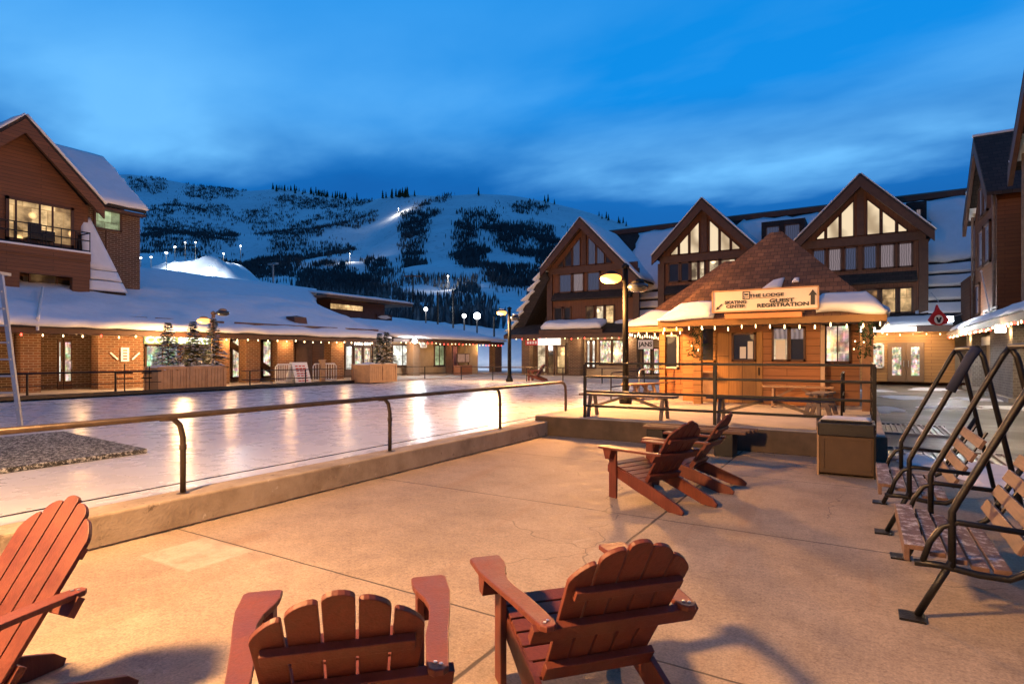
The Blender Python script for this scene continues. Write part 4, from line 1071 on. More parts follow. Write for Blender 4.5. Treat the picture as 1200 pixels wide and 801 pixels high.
for ya, yb, z0, z1 in ((31.6, 32.9, 5.7, 7.4), (33.2, 34.5, 5.7, 7.4), (32.2, 33.1, 8.0, 9.3), (33.3, 34.2, 8.0, 9.3), (34.2, 35.3, 3.6, 5.0), (21.0, 22.3, 4.2, 6.0), (22.6, 23.9, 4.2, 6.0)):
    window(rb, [(XR, ya, z0), (XR, yb, z0), (XR, yb, z1), (XR, ya, z1)], (-1,0,0), 'lit_curtain_blue', 'dark_trim', .12)
for yy in (30.5, 25.4, 35.9): MB().tube([(XR-.08, yy, 3.0), (XR-.08, yy, 8.4)], .06, 6).build('downpipe', M['weathered_wood'], rb)
MB().box(XR-.15, XR+1.1, 36.1, 39.2, 2.95, 5.6).build('bay', M['clad_brown'], rb)
XEV = 4.0
MB().prism([(XEV, 18, 2.80), (XEV, 18, 2.93), (XR+1.1, 18, 3.75), (XR+1.1, 18, 2.80)], (0, 21.0, 0)).build('arcade_roof', M['dark_shingle'], rb)
MB().sheet((XEV-.05, 18, 2.94), (XEV-.05, 38.5, 2.94), (XR, 38.5, 3.42), (XR, 18, 3.42), .12, 40, 5, .05, 1.2, .12).build('roof_snow', M['roof_snow'], rb, smooth=True)
MB().box(XEV-.1, XEV, 18, 39, 2.66, 2.92).build('fascia', plain('eave_timber', (.22, .13, .075), .6, .25, 3, .3), rb)
def hz(px, x): return yx(px, x)
stone = brick('pier_stone', (.24, .20, .165), (.17, .14, .115), (.3, .26, .22), .16, .10, .012, .9, .6)
MB().box(4.55, 5.1, yx(1187, 4.55), yx(1160, 4.55), .0, 2.7).build('pier', stone, rb)
MB().box(4.4, 5.2, yx(1187, 4.55)-.15, yx(1160, 4.55)+.15, .0, .16).build('pier_plinth', M['walk_concrete'], rb)
MB().box(4.55, 5.1, 35.5, 37.2, .0, 2.7).build('pier', stone, rb)
MB().box(4.4, 5.2, 35.3, 37.4, .0, .16).build('pier_plinth', M['walk_concrete'], rb)
MB().box(5.6, 6.0, 18, 40, 0, 2.75).build('shop_wall', M['cream_wall'], rb)
window(rb, [(5.6, 31, .9), (5.6, 34, .9), (5.6, 34, 2.4), (5.6, 31, 2.4)], (-1,0,0), 'lit_shop', 'dark_trim', .1)
MB().box(4.9, 4.95, yx(1162, 4.9), yx(1146, 4.9), 2.15, 2.55).build('hanging_panel', M['sign_white'], rb)
# flag-like red banner and its pole
p = at(1100, 372, 25.5)
o = empty('red_banner', p, 'red ornament banner with a white badge hanging from the right building', 'banner')
bx = MB(); nrm = Vector((-.1, -1, 0)).normalized(); ss = [(a_*.82, b_*.82) for a_, b_ in [(-.05, .72), (.1, .42), (.42, .1), (.62, -.12), (.45, -.33), (.1, -.42), (-.3, -.36), (-.52, -.14), (-.36, .12), (-.16, .36)]]
bx.prism([p + RT*a + Vector((0, 0, b)) for a, b in ss], FW*.12); bx.build('fabric', M['red_fabric'], o, bevel=.03)
dk = MB(); n = 18
dk.prism([p - FW*.012 + RT*(.2*math.cos(6.283*k/n)) + Vector((0, 0, -.08+.2*math.sin(6.283*k/n))) for k in range(n)], FW*.01); dk.build('badge', M['paint_white'], o)
i1 = MB()
i1.prism([p - FW*.024 + RT*q[0] + Vector((0, 0, q[1]-.1)) for q in ((-.13, .12), (-.05, .12), (0, .0), (.05, .12), (.13, .12), (.05, -.12), (-.05, -.12))], FW*.01); i1.build('badge_mark', M['ink'], o)
MB().tube([p+Vector((0, 0, .7)), p+Vector((-.25, .3, 1.15))], .02, 6).build('pole', M['aluminium'], o)
p0 = Vector((4.1, 27.6, 3.05)); p1 = on_x(1150, 318, 4.4)
o = empty('flag_pole', p0, 'slanting pale pole rising from the right arcade eave', 'pole')
MB().tube([p0, p1], .022, 8).build('pole', M['white_vinyl'], o); MB().lathe(p1, [(.02, -.05), (.06, 0), (.02, .06)], 8).build('finial', M['white_vinyl'], o)
o = empty('roof_sign', on_x(1160, 372, 4.45), 'small dark slatted sign on the right arcade roof', 'sign')
q = on_x(1160, 372, 4.45)
for k in range(5): MB().box(4.42, 4.46, q.y-1.5, q.y+1.4, q.z-.35+k*.16, q.z-.26+k*.16).build('slat', M['galvanised'], o)
for k in (-1.3, 1.2): MB().box(4.46, 4.52, q.y+k-.04, q.y+k+.04, 2.95, q.z+.4).build('post', M['black_steel'], o)
for lb, px, py, x, pw, cl_ in (('white wall floodlight beside the red banner', 1113, 374, 3.55, 420, WHT), ('bright warm floodlight under the right arcade eave', 1172, 385, 3.9, 150, (1, .85, .6))):
    p = on_x(px, py, x); o = empty('eave_floodlight', p, lb, 'floodlight', 'floodlights under the right eaves')
    MB().box(p.x-.14, p.x+.14, p.y-.1, p.y+.12, p.z-.13, p.z+.15).build('housing', M['galvanised'], o)
    MB().box(p.x-.13, p.x+.13, p.y-.13, p.y-.102, p.z-.12, p.z+.12).build('lens', M['lamp_white'], o)
    MB().tube([p+Vector((0, .1, .1)), p+Vector((.5, .3, .25))], .03, 6).build('bracket', M['galvanised'], o)
    point('eave_floodlight_glow', p+Vector((-.25, -.3, -.15)), cl_, pw, .1)

# ---------------------------------------------------------------- hut
hx0, hx1, hy0, hy1, DZ = -4.3, -.15, 16.4, 19.9, .4
hut = empty('registration_hut', (-2.1, hy0, DZ), 'golden wooden hut with a steep brown shingled roof behind the deck', 'hut')
MB().box(hx0, hx1-.75, hy0, hy1, DZ, 2.7).build('wall', M['clad_orange'], hut)
MB().box(hx1-.75, hx1+.1, hy0+.55, hy1, DZ, 2.7).build('wall', M['clad_orange'], hut)
MB().box(-5.5, hx0+.3, 18.6, 23.4, DZ, 2.7).build('wall', M['clad_orange'], hut)
def hip(cx, cy, hxw, hyw, ez, az, nm='roof', rl=.15, over=.0):
    m = MB(); A = [(cx-hxw, cy-hyw, ez), (cx+hxw, cy-hyw, ez), (cx+hxw, cy+hyw, ez), (cx-hxw, cy+hyw, ez)]
    T = [(cx-rl, cy, az), (cx+rl, cy, az)]
    m.face([A[0], A[1], T[1], T[0]]); m.face([A[1], A[2], T[1]]); m.face([A[2], A[3], T[0], T[1]]); m.face([A[3], A[0], T[0]]); m.face(A[::-1])
    return m.build(nm, M['roof_shingle'], hut)
hip(-2.08, 17.9, 2.55, 2.75, 2.56, 5.15)
hip(-3.9, 20.9, 2.7, 2.75, 2.56, 4.9)
MB().box(-4.63, .47, 15.15, 15.27, 2.42, 2.58).build('fascia', M['eave_board'], hut)
MB().box(.35, .47, 15.28, 20.6, 2.42, 2.58).build('fascia', M['eave_board'], hut)
MB().box(-6.6, -6.48, 18.15, 23.6, 2.42, 2.58).build('fascia', M['clad_gold'], hut)
MB().box(-6.48, -4.64, 18.15, 18.27, 2.42, 2.58).build('fascia', M['clad_gold'], hut)
MB().box(-4.6, .34, 15.28, 16.38, 2.44, 2.5).build('soffit', M['soffit'], hut)
# snow sliding off the eaves
def hsnow(p00, p10, p11, p01, th=.2, sd=0, nu=14):
    MB().sheet(p00, p10, p11, p01, th, nu, 8, .07, 1.3, .12, sd).build('roof_snow', M['roof_snow'], hut, smooth=True)
def fr_(x, t): # point on the front slope: t 0 eave .. 1 ridge
    return Vector((x, 15.12+2.78*t, 2.58+2.59*t))
hsnow(fr_(-4.6, 0), fr_(-3.25, 0), fr_(-3.2, .16), fr_(-4.1, .17), .10)
hsnow(fr_(-.95, .02), fr_(.5, 0), fr_(.1, .17), fr_(-.85, .17), .2, 3)
hsnow((.5, 15.2, 2.58), (.5, 18.5, 2.58), (.05, 18.3, 3.0), (.0, 15.9, 3.0), .12, 5)
hsnow((-6.62, 18.1, 2.6), (-4.7, 18.1, 2.6), (-4.8, 18.8, 3.1), (-5.9, 18.8, 3.1), .11, 7)
hsnow((-6.62, 23.0, 2.6), (-6.62, 18.1, 2.6), (-5.9, 18.8, 3.1), (-5.9, 22, 3.1), .11, 8)
hsnow(fr_(-2.25, .27), fr_(-1.75, .3), fr_(-1.7, .40), fr_(-1.95, .38), .06, 9, 5); hsnow(fr_(-1.5, .35), fr_(-1.35, .35), fr_(-1.36, .39), fr_(-1.47, .39), .05, 11, 4)
# doors and windows of the hut front
def hutrect(px0, px1, py0, py1, y=hy0):
    return [on_y(px0, py1, y).x, on_y(px1, py1, y).x, on_y((px0+px1)/2, py1, y).z, on_y((px0+px1)/2, py0, y).z]
def hutwin(px0, px1, py0, py1, pane, frame='white_vinyl', y=hy0, n=1, fw=.05):
    x0, x1, z0, z1 = hutrect(px0, px1, py0, py1, y)
    return window(hut, [(x0, y, z0), (x1, y, z0), (x1, y, z1), (x0, y, z1)], (0,-1,0), pane, frame, fw, [((x0+(x1-x0)*k/n, y, z0), (x0+(x1-x0)*k/n, y, z1)) for k in range(1, n)])
x0, x1 = xy(841, hy0), xy(894, hy0)
o = MB().box(x0, x1, hy0-.06, hy0-.003, DZ, 2.28).build('door', M['door_gold'], hut, bevel=.01)
a, b, c_, d = hutrect(859, 885, 391, 422, hy0-.06)
window(o, [(a, hy0-.06, c_), (b, hy0-.06, c_), (b, hy0-.06, d), (a, hy0-.06, d)], (0,-1,0), 'grey_glass', 'dark_trim', .05, name='door_window')
MB().box(a+.18, b-.22, hy0-.105, hy0-.1, c_+.05, c_+.36).build('door_notice', M['sign_white'], o)
MB().box(b-.18, b-.05, hy0-.105, hy0-.1, c_+.04, c_+.5).build('door_notice', M['sign_white'], o)
MB().tube([(x1-.08, hy0-.1, 1.15), (x1-.08, hy0-.1, 1.35)], .02, 6).build('handle', M['black_steel'], o)
hutwin(819, 838, 384, 423, 'grey_glass', 'clad_gold')
hutwin(906, 924, 384, 422, 'lit_cream', 'dark_trim'); hutwin(926, 943, 384, 422, 'grey_glass', 'dark_trim')
for px0, px1 in ((907, 923), (927, 942)):
    x0, x1, z0, z1 = hutrect(px0, px1, 384, 397); MB().box(x0, x1, hy0-.045, hy0-.036, z0, z1).build('curtain', M['lit_curtain'], hut)
x0, x1, z0, z1 = hutrect(909, 921, 398, 421); MB().box(x0, x1, hy0-.052, hy0-.044, z0, z1).build('window_notice', M['sign_white'], hut)
hutwin(967.5, 996, 381, 424, 'lit_shop', 'dark_trim', hy0+.55, 2)
window(hut, rect_y(779, 795, 1.28, 2.3, 18.6), (0,-1,0), 'grey_glass', 'white_vinyl', .06)
MB().box(xy(961.5, hy0-.02), xy(966.5, hy0-.02), hy0-.025, hy0+.03, DZ, 2.42).build('corner_trim', plain('pale_trim', (.6, .42, .28), .6, .1, 4, .1), hut)
MB().box(xy(840.5, hy0)-.10, xy(840.5, hy0)-.01, hy0-.04, hy0-.002, DZ, 2.4).build('corner_trim', M['clad_gold'], hut)
MB().box(xy(818, 15.6)-.1, xy(818, 15.6)+.1, 15.5, 15.7, DZ, 2.44).build('post', M['clad_gold'], hut)
MB().box(.0, .22, 15.4, 15.62, DZ, 2.44).build('post', plain('post_brown', (.22, .11, .05), .6, .2, 4, .3), hut)
MB().box(-5.58, -5.4, 18.42, 18.59, DZ, 2.44).build('post', M['clad_gold'], hut)
MB().box(xy(819, hy0), xy(837, hy0), hy0-.12, hy0-.004, DZ+.02, 1.22).build('counter_panel', M['bench_wood'], hut)
MB().box(xy(817, hy0), xy(838, hy0), hy0-.3, hy0-.13, 1.2, 1.25).build('counter', M['bench_wood'], hut)
# direction sign on the eave
sy = 14.98
sgn = empty('direction_sign', (-2.03, sy, 2.75), 'long cream direction sign with arrows on the hut eave', 'sign')
MB().box(-3.18, -.87, sy, sy+.1, 2.75, 3.235).build('sign_panel', M['sign_cream'], sgn, bevel=.008)
fm = MB()
for z in (2.735, 3.25): fm.box(-3.2, -.85, sy-.015, sy+.1, z-.014, z+.014)
for x in (-3.195, -.855): fm.box(x-.014, x+.014, sy-.015, sy+.1, 2.75, 3.235)
fm.build('frame', plain('sign_edge', (.45, .25, .12), .6, .2, 4, .1), sgn)
def sxp(px): return xy(px, sy)
def szp(px, py): return zy(px, py, sy)
yt = sy-.004
text('SKATING', (sxp(862), yt, szp(862, 354.3)), .108, 'ink', sgn, '-y', .004, sx=1.12)
text('CENTER', (sxp(862), yt, szp(862, 359)), .108, 'ink', sgn, '-y', .004, sx=1.12)
text('THE LODGE', (sxp(898), yt, szp(898, 345.8)), .10, 'ink', sgn, '-y', .004, sx=1.4)
text('GUEST', (sxp(916), yt, szp(916, 352)), .118, 'ink', sgn, '-y', .005, sx=1.5)
text('REGISTRATION', (sxp(917), yt, szp(917, 357)), .118, 'ink', sgn, '-y', .005, sx=1.38)
e = MB(); xa, za = sxp(874.5), szp(874.5, 346)
e.box(xa-.07, xa+.07, yt-.006, yt, za+.075, za+.095).box(xa-.07, xa+.07, yt-.006, yt, za-.095, za-.075).box(xa-.085, xa-.065, yt-.006, yt, za-.095, za+.095).box(xa+.065, xa+.085, yt-.006, yt, za-.095, za+.095)
e.box(xa-.04, xa+.04, yt-.006, yt, za+.0, za+.04).box(xa-.05, xa+.05, yt-.006, yt, za-.05, za-.035)
e.box(sxp(880), sxp(914), yt-.006, yt, szp(898, 348.6)-.006, szp(898, 348.6)+.004)
e.build('emblem', M['ink'], sgn)
ar = MB(); xa = sxp(952.5)
ar.prism([(xa-.045, yt, 2.83), (xa+.045, yt, 2.83), (xa+.045, yt, 3.05), (xa+.09, yt, 3.05), (xa, yt, 3.18), (xa-.09, yt, 3.05), (xa-.045, yt, 3.05)], (0, -.006, 0))
a0, a1 = Vector((sxp(839.5), yt-.003, 2.80)), Vector((sxp(846), yt-.003, 2.93)); dd = (a1-a0).normalized(); pp = Vector((-dd.z, 0, dd.x))
ar.bar(a0+dd*.05, a1, .03, .006, (0,1,0)); ar.prism([a0-dd*.02+Vector((0,.003,0)), a0+dd*.07+pp*.045+Vector((0,.003,0)), a0+dd*.07-pp*.045+Vector((0,.003,0))], (0, -.006, 0))
ar.build('arrows', M['ink'], sgn)
o = empty('sign_light', (-2.1, sy, 2.6), 'orange strip light box below the direction sign', 'light')
MB().box(sxp(850), sxp(940), sy-.08, sy+.1, 2.555, 2.68).build('housing', M['orange_panel'], o, bevel=.01)
MB().box(-6.0+3.1, -1.15, sy+.12, sy+.16, 2.66, 2.74).build('bracket', M['dark_trim'], o)
# wreath and greenery on the hut posts
def garland(x, y, z, lb):
    o = empty('greenery_swag', (x, y, z), lb, 'greenery', 'greenery hung on the hut posts')
    m = MB()
    for _ in range(130):
        p = Vector((x+random.gauss(0, .085), y+random.gauss(0, .1), z+random.uniform(-.55, .3))); d = Vector((random.gauss(0,1), random.gauss(0,1), random.gauss(-.4,1))).normalized(); q = d.cross(Vector((.3,.5,.8))).normalized()
        m.face([p, p+d*.14+q*.02, p+d*.16, p+d*.14-q*.02])
    m.build('needles', M['conifer'], o)
    for _ in range(4):
        p = Vector((x+random.gauss(0, .13), y-.12+random.gauss(0, .05), z+random.uniform(-.5, .25)))
        MB().lathe(p, [(.008, .018), (.018, 0), (.008, -.018)], 6).build('bulb', M['bulb_warm'], o)
garland(.08, 15.33, 2.2, 'evergreen swag with small lights on the right hut post')
garland(xy(816, 15.45), 15.45, 2.15, 'evergreen swag with small lights on the left hut post')
# strings of lights
light_string([(-4.6, 15.1, 2.42), (.5, 15.1, 2.42)], .30, 'warm festoon bulbs along the front eave of the hut', 0)
light_string([(.5, 15.2, 2.42), (.5, 20, 2.42)], .35, 'warm festoon bulbs along the right side eave of the hut', 0)
light_string([(-6.66, 22.5, 2.42), (-6.66, 18.1, 2.42), (-4.7, 18.1, 2.42)], .26, 'warm festoon bulbs around the left wing eave of the hut', 0)
light_string([(XE+.05, 4, 2.52), (XE+.05, yx(168, XE), 2.52)], .62, 'white and red festoon bulbs on the brick arcade eave, near length', 1, .034, 4)
light_string([(XE+.05, yx(258, XE), 2.52), (XE+.05, 28, 2.52)], .55, 'small white festoon bulbs on the arcade eave behind the barriers', 0, .04)
light_string([(XE+.05, 29, 2.62), (XE+.05, 42, 2.62)], .45, 'red and white festoon bulbs on the far arcade eave', 2, .036, 4)
light_string([(X(618), YL-2.16, 2.98), (X(742), YL-2.16, 2.98)], .50, 'red and white festoon bulbs along the lodge shop eave', 2, .042, 5)
light_string([(X(742.5), YL-2.16, 2.98), (X(782), YL-2.16, 2.98)], .7, 'sparse white festoon bulbs left of the hut on the lodge eave', 1, .04, 9)
light_string([(X(1017), YL-2.2, 2.9), (X(1104), YL-2.2, 2.9)], .52, 'white festoon bulbs over the lodge double doors', 1, .036, 8)
light_string([(XEV-.12, 38, 2.68), (XEV-.12, 18, 2.68)], .42, 'orange and red festoon bulbs along the right arcade eave', 1, .03, 3)

# ---------------------------------------------------------------- rink edge: kerb wall, pipe rails
k = MB()
k.box(-5.95, -5.6, -14, 12.2, 0, .29)
o = k.build('kerb_wall', M['kerb_concrete'], None, (-5.75, 0, 0), bevel=.02); tag(o, 'low worn concrete kerb wall between the terrace and the ice', 'kerb wall')
def hoop_rail(name, lb, x, ys, zt, zb, r, mat, group=None, side=1):
    o = empty(name, (x, ys[0], zb), lb, 'railing', group)
    MB().tube([(x, ys[0]-.05, zt), (x, ys[-1]-.25, zt), (x, ys[-1]-.1, zt-.03), (x, ys[-1]-.02, zt-.1), (x, ys[-1], zt-.25), (x, ys[-1], zb)], r, 12).build('top_rail', M[mat], o, smooth=True)
    for y in ys[:-1]:
        MB().tube([(x, y-.22, zt-r*.4), (x, y-.1, zt-.02), (x, y-.03, zt-.09), (x, y, zt-.22), (x, y, zb)], r*.92, 12).build('post', M[mat], o, smooth=True)
        MB().lathe((x, y, zb), [(r*2.0, 0), (r*2.0, .012), (r*1.1, .02)], 12).build('base_plate', M[mat], o)
        MB().lathe((x, y, zt-.34), [(r*1.0, 0), (r*1.15, .005), (r*1.15, .05), (r*1.0, .055)], 12).build('collar', M[mat], o)
    return o
hr = hoop_rail('rink_railing', 'brown steel pipe railing with hooped posts along the near rink edge', -5.78, [-5.6, -2.65, .3, 3.25, 6.2, 9.15, 11.95], 1.06, .28, .03, 'rail_steel')
MB().tube([(-5.93, -6, .36), (-5.93, 11.9, .36)], .006, 5).build('cable', M['black_steel'], hr)
# far rink rail
o = empty('rink_railing', (-23.2, 2, .25), 'thin dark cable railing along the far side of the rink', 'railing')
for h in (1.08, .66): MB().tube([(-23.2, -4, h), (-23.2, 12.2, h)], .035 if h > 1 else .015, 6).build('rail', M['black_steel'], o)
for y in (2.0, 5.0, 8.0, 10.6): MB().tube([(-23.2, y, .25), (-23.2, y, 1.08)], .035, 6).build('post', M['black_steel'], o)
o = empty('rink_railing', (-23.2, 20, .25), 'thin light railing on the far rink side beyond the planters', 'railing')
for h in (1.0, .6): MB().tube([(-23.2, 15.6, h), (-23.2, 28.8, h), (-6.5, 28.8, h)], .025, 6).build('rail', M['rail_steel'], o)
for i in range(5): MB().tube([(-23.2, 16+i*3, .2), (-23.2, 16+i*3, 1.0)], .03, 6).build('post', M['black_steel'], o)
for i in range(7): MB().tube([(-21+i*2.3, 28.8, .2), (-21+i*2.3, 28.8, 1.0)], .03, 6).build('post', M['black_steel'], o)
MB().box(-23.05, -23.0, -10, 22.0, .2, .38).build('ice_edge', M['black_plastic'])
bpy.data.objects['ice_edge']['kind'] = 'structure'

# deck railing
o = empty('deck_railing', (-2.3, 10.93, DZ), 'black four-bar steel railing along the front of the hut deck', 'railing')
for h in (1.10, .83, .53, .24):
    MB().bar((-4.85, 10.93, DZ+h), (.17, 10.93, DZ+h), .045, .045).build('rail', M['black_steel'], o, bevel=.006)
    MB().bar((.17, 10.96, DZ+h), (.17, 14.6, DZ+h), .04, .04).build('side_rail', M['black_steel'], o, bevel=.006)
for x in (-4.85, -2.29, .17): MB().box(x-.028, x+.028, 10.90, 10.955, DZ, DZ+1.08).build('post', M['black_steel'], o, bevel=.006)
for y in (11.5, 12.3, 13.2, 14.6): MB().box(.15, .19, y-.02, y+.02, DZ, DZ+1.08).build('side_post', M['black_steel'], o)
def hoop(x0, y0, x1, y1, h, lb, mat='black_steel', z=DZ):
    o = empty('hoop_handrail', (x0, y0, z), lb, 'handrail', 'hooped handrails by the hut')
    a = Vector((x0, y0, z)); b = Vector((x1, y1, z)); d = (b-a).normalized(); u = Vector((0, 0, 1))
    MB().tube([a, a+u*(h-.12), a+u*(h-.03)+d*.03, a+u*h+d*.12, b+u*h-d*.12, b+u*(h-.03)-d*.03, b+u*(h-.12), b], .022, 8).build('tube', M[mat], o, smooth=True)
    MB().tube([a+u*h*.5, b+u*h*.5], .018, 8).build('midrail', M[mat], o)
hoop(-.35, 13.4, -.35, 14.9, .9, 'black hooped handrail at the right of the deck, behind the small bench')
p = on_z(749, 467, DZ); q = on_z(785, 462, DZ)
hoop(p.x, p.y, p.x+.55, p.y+2.6, .85, 'pale hooped handrail by the steps left of the hut', 'aluminium')
p = on_z(716, 470, .3)
hoop(p.x, p.y, p.x-.1, p.y+2.8, .85, 'dark hooped handrail near the street lamp', 'black_steel', .3)

# ---------------------------------------------------------------- benches on the deck
def bench(name, c, L, h, rz, lb, mat, group='benches on the hut deck', w=.38):
    o = empty(name, c, lb, 'bench', group, rz)
    t = MB()
    for k in (-1, 0, 1): t.box(-L/2, L/2, k*w/3-w/6.6, k*w/3+w/6.6, h-.045, h)
    t.build('seat', M[mat], o, local=True, bevel=.006)
    for sx_ in (-1, 1):
        x = sx_*(L/2-.24)
        for k in (-1, 1):
            MB().bar((x, k*w*.30, h-.045), (x, k*w*.62, 0), .085, .05, (1,0,0)).build('leg', M[mat], o, local=True)
        MB().bar((x, -w*.42, h*.45), (x, w*.42, h*.45), .04, .07).build('cross_tie', M[mat], o, local=True)
        MB().bar((x-sx_*.03, 0, h*.42), (sx_*.08, 0, h-.06), .05, .05).build('brace', M[mat], o, local=True)
    return o
bench('trestle_bench', (-4.1, 11.35, DZ), 2.0, .47, 0, 'long dark trestle bench behind the left half of the deck railing', 'weathered_wood')
bench('trestle_bench', (-1.45, 11.35, DZ), 2.1, .50, 0, 'long dark trestle bench behind the right half of the deck railing', 'weathered_wood')
bench('trestle_bench', (-1.35, 15.75, DZ), 1.55, .52, 0, 'yellow-lit trestle bench against the hut wall under the windows', 'bench_wood')
bench('trestle_bench', (-.75, 14.0, DZ), 1.0, .48, R_(80), 'short trestle bench end-on near the right deck railing', 'weathered_wood')
p = on_z(748, 470, DZ); bench('trestle_bench', (p.x-.1, p.y+.5, DZ), 1.3, .48, R_(70), 'small pale trestle bench beside the street lamp', 'bench_wood')
# weathered plank seat lying before the deck
o = empty('plank_seat', (-2.1, 10.1, 0), 'low weathered plank seat on dark blocks before the deck front', 'bench')
for k in range(4): MB().box(-3.3, -1.6+.04*k, 9.90+k*.13, 10.015+k*.13, .38+.012*(k % 2), .43+.012*(k % 2)).build('plank', M['dark_wood'], o, bevel=.008)
for a, b in ((-3.25, -2.95), (-2.1, -1.8)): MB().box(a, b, 9.95, 10.36, 0, .375).build('block', M['black_plastic'], o, bevel=.015)
# bin
p = Vector((-.19, 9.45, 0))
o = empty('litter_bin', p, 'square brown panelled litter bin with a black top band', 'bin')
MB().box(p.x-.33, p.x+.33, p.y-.3, p.y+.3, .03, .66).build('body', M['bin_panel'], o, bevel=.012)
for k in (-1, 1): MB().box(p.x+k*.338-.012, p.x+k*.338+.012, p.y-.31, p.y+.31, .0, .66).build('corner_frame', M['bench_wood'] if k < 0 else M['black_steel'], o)
for a, b, c_, d in ((-.3, .3, .05, .09), (-.3, .3, .50, .54), (-.3, -.26, .092, .498), (.26, .3, .092, .498)): MB().box(p.x+a, p.x+b, p.y-.312, p.y-.3005, c_, d).build('panel_trim', M['bin_panel'], o)
MB().box(p.x-.345, p.x+.345, p.y-.32, p.y+.32, .545, .735).build('lid_band', M['black_plastic'], o, bevel=.02)
MB().box(p.x-.31, p.x+.31, p.y-.285, p.y+.285, .737, .765).build('lid', M['black_plastic'], o, bevel=.012)
MB().sheet((p.x-.29, p.y-.27, .766), (p.x+.28, p.y-.27, .766), (p.x+.28, p.y+.2, .766), (p.x-.29, p.y+.2, .766), .025, 10, 8, .02, 5, .05).build('lid_snow', M['packed_snow'], o, smooth=True)

# drain grates set in the paving
for i, (px, py, L, W2) in enumerate(((1058, 503, .8, 1.9), (1085, 534, 1.1, 1.3))):
    c = on_z(px, py, 0); o = empty('drain_grate', c, ('steel drain grate farther off, towards the hut corner', 'steel drain grate beside the far swing seat')[i], 'grate', 'grates in the plaza paving')
    m = MB(); n = 16
    for k in range(n+1): m.box(c.x-L+2*L*k/n-.02, c.x-L+2*L*k/n+.02, c.y-W2/2, c.y+W2/2, .002, .03)
    m.build('bars', M['galvanised'], o)
    for f0, f1 in ((-W2/2-.06, -W2/2-.002), (W2/2+.002, W2/2+.06)): MB().box(c.x-L-.06, c.x+L+.06, c.y+f0, c.y+f1, 0, .034).build('frame', M['galvanised'], o)
    MB().box(c.x-L, c.x+L, c.y-W2/2, c.y+W2/2, -.002, .0015).build('pit', M['black_plastic'], o)

# ---------------------------------------------------------------- adirondack chairs
def adirondack():
    o = empty('adirondack_chair', (0, 0, 0), '', 'chair', 'red wooden lounge chairs on the terrace')
    mt = M['chair_lumber']
    th = R_(33); up = Vector((0, -math.sin(th), math.cos(th))); nb = Vector((0, math.cos(th), math.sin(th))); b0 = Vector((0, -.10, .255))
    m = MB(); wds = .098; gap = .010
    for k, top in zip(range(-2, 3), (.70, .785, .825, .785, .70)):
        xb = k*(wds+gap)*.90; xt = k*(wds+gap)*1.0
        hb, ht = wds*.45, wds*.5
        pts = [b0 + Vector((xb-hb, 0, 0)), b0 + Vector((xb+hb, 0, 0))]
        arc_ = []
        for q in range(9):
            a = math.pi*q/8; rise = .030*math.sin(a)
            tilt = -.045*(abs(k)/2)*(math.cos(a)*(1 if k > 0 else -1)) if k else 0
            arc_.append(b0 + Vector((xt+ht*math.cos(a), 0, 0)) + up*(top-.03+rise+tilt))
        m.prism(pts+arc_, nb*.021)
    m.build('backrest', mt, o, local=True, bevel=.003)
    br = MB(); br.bar(b0+up*.575-nb*.016+Vector((-.235,0,0)), b0+up*.575-nb*.016+Vector((.235,0,0)), .05, .03, nb); br.build('back_brace', mt, o, local=True, bevel=.003)
    c = Vector((0, -.315, .545)); br = MB(); br.bar(c+Vector((-.375,0,0)), c+Vector((.375,0,0)), .035, .085, up); br.build('back_brace', mt, o, local=True, bevel=.003)
    br = MB(); br.bar(b0+up*.06-nb*.02+Vector((-.26,0,0)), b0+up*.06-nb*.02+Vector((.26,0,0)), .09, .035, nb); br.build('back_brace', mt, o, local=True, bevel=.003)
    s = MB()
    for k in range(6):
        t = k/5; y = .375-.455*t; z = .385-.125*t
        sl_ = math.atan2(.125, .455); d = Vector((0, math.cos(sl_), math.sin(sl_)))
        q = Vector((0, y, z)); s.bar(q+Vector((-.288,0,0)), q+Vector((.288,0,0)), .082, .022, Vector((0, -math.sin(sl_), math.cos(sl_))))
    s.build('seat', mt, o, local=True, bevel=.003)
    MB().bar((-.285, .43, .335), (.285, .43, .335), .022, .10).build('seat_front', mt, o, local=True, bevel=.003)
    for k in (-1, 1):
        out = [(.285, .445), (.295, .462), (.43, .462), (.448, .44), (.446, .27), (.425, .12), (.392, -.08), (.362, -.30), (.352, -.365), (.332, -.385), (.30, -.385), (.284, -.365), (.282, -.30), (.298, -.12), (.325, .02), (.335, .12), (.325, .21), (.295, .30), (.285, .36)]
        a = MB(); a.prism([(k*x, y, .575) for x, y in out], (0, 0, .026)); a.build('armrest', mt, o, local=True, bevel=.005)
        f = MB(); f.box(k*.315-.016, k*.315+.016, .275, .385, 0, .574); f.build('front_leg', mt, o, local=True, bevel=.004)
        g = MB(); g.prism([(k*.333, .40, .573), (k*.333, .26, .573), (k*.333, .30, .46), (k*.333, .36, .46)], (k*.085, 0, 0)); g.build('arm_bracket', mt, o, local=True, bevel=.003)
        r = MB(); r.prism([(k*.268, .44, .372), (k*.268, .44, .285), (k*.268, .05, .155), (k*.268, -.47, 0), (k*.268, -.64, 0), (k*.268, -.655, .035), (k*.268, -.60, .085), (k*.268, -.12, .262), (k*.268, -.02, .285)], (k*.03, 0, 0)); r.build('rear_leg', mt, o, local=True, bevel=.004)
        for (x, y, z) in ((k*.328, -.35, .602), (k*.31, -.335, .602)): MB().lathe((x, y, z), [(.007, 0), (.007, .003), (.003, .004)], 8).build('screw', M['aluminium'], o, local=True)
    return o
def place(o, r, d, rot, lb):
    p = cam(r, d); o.location = p; o.rotation_euler = (0, 0, YAW + R_(rot)); o['label'] = lb
proto = adirondack()
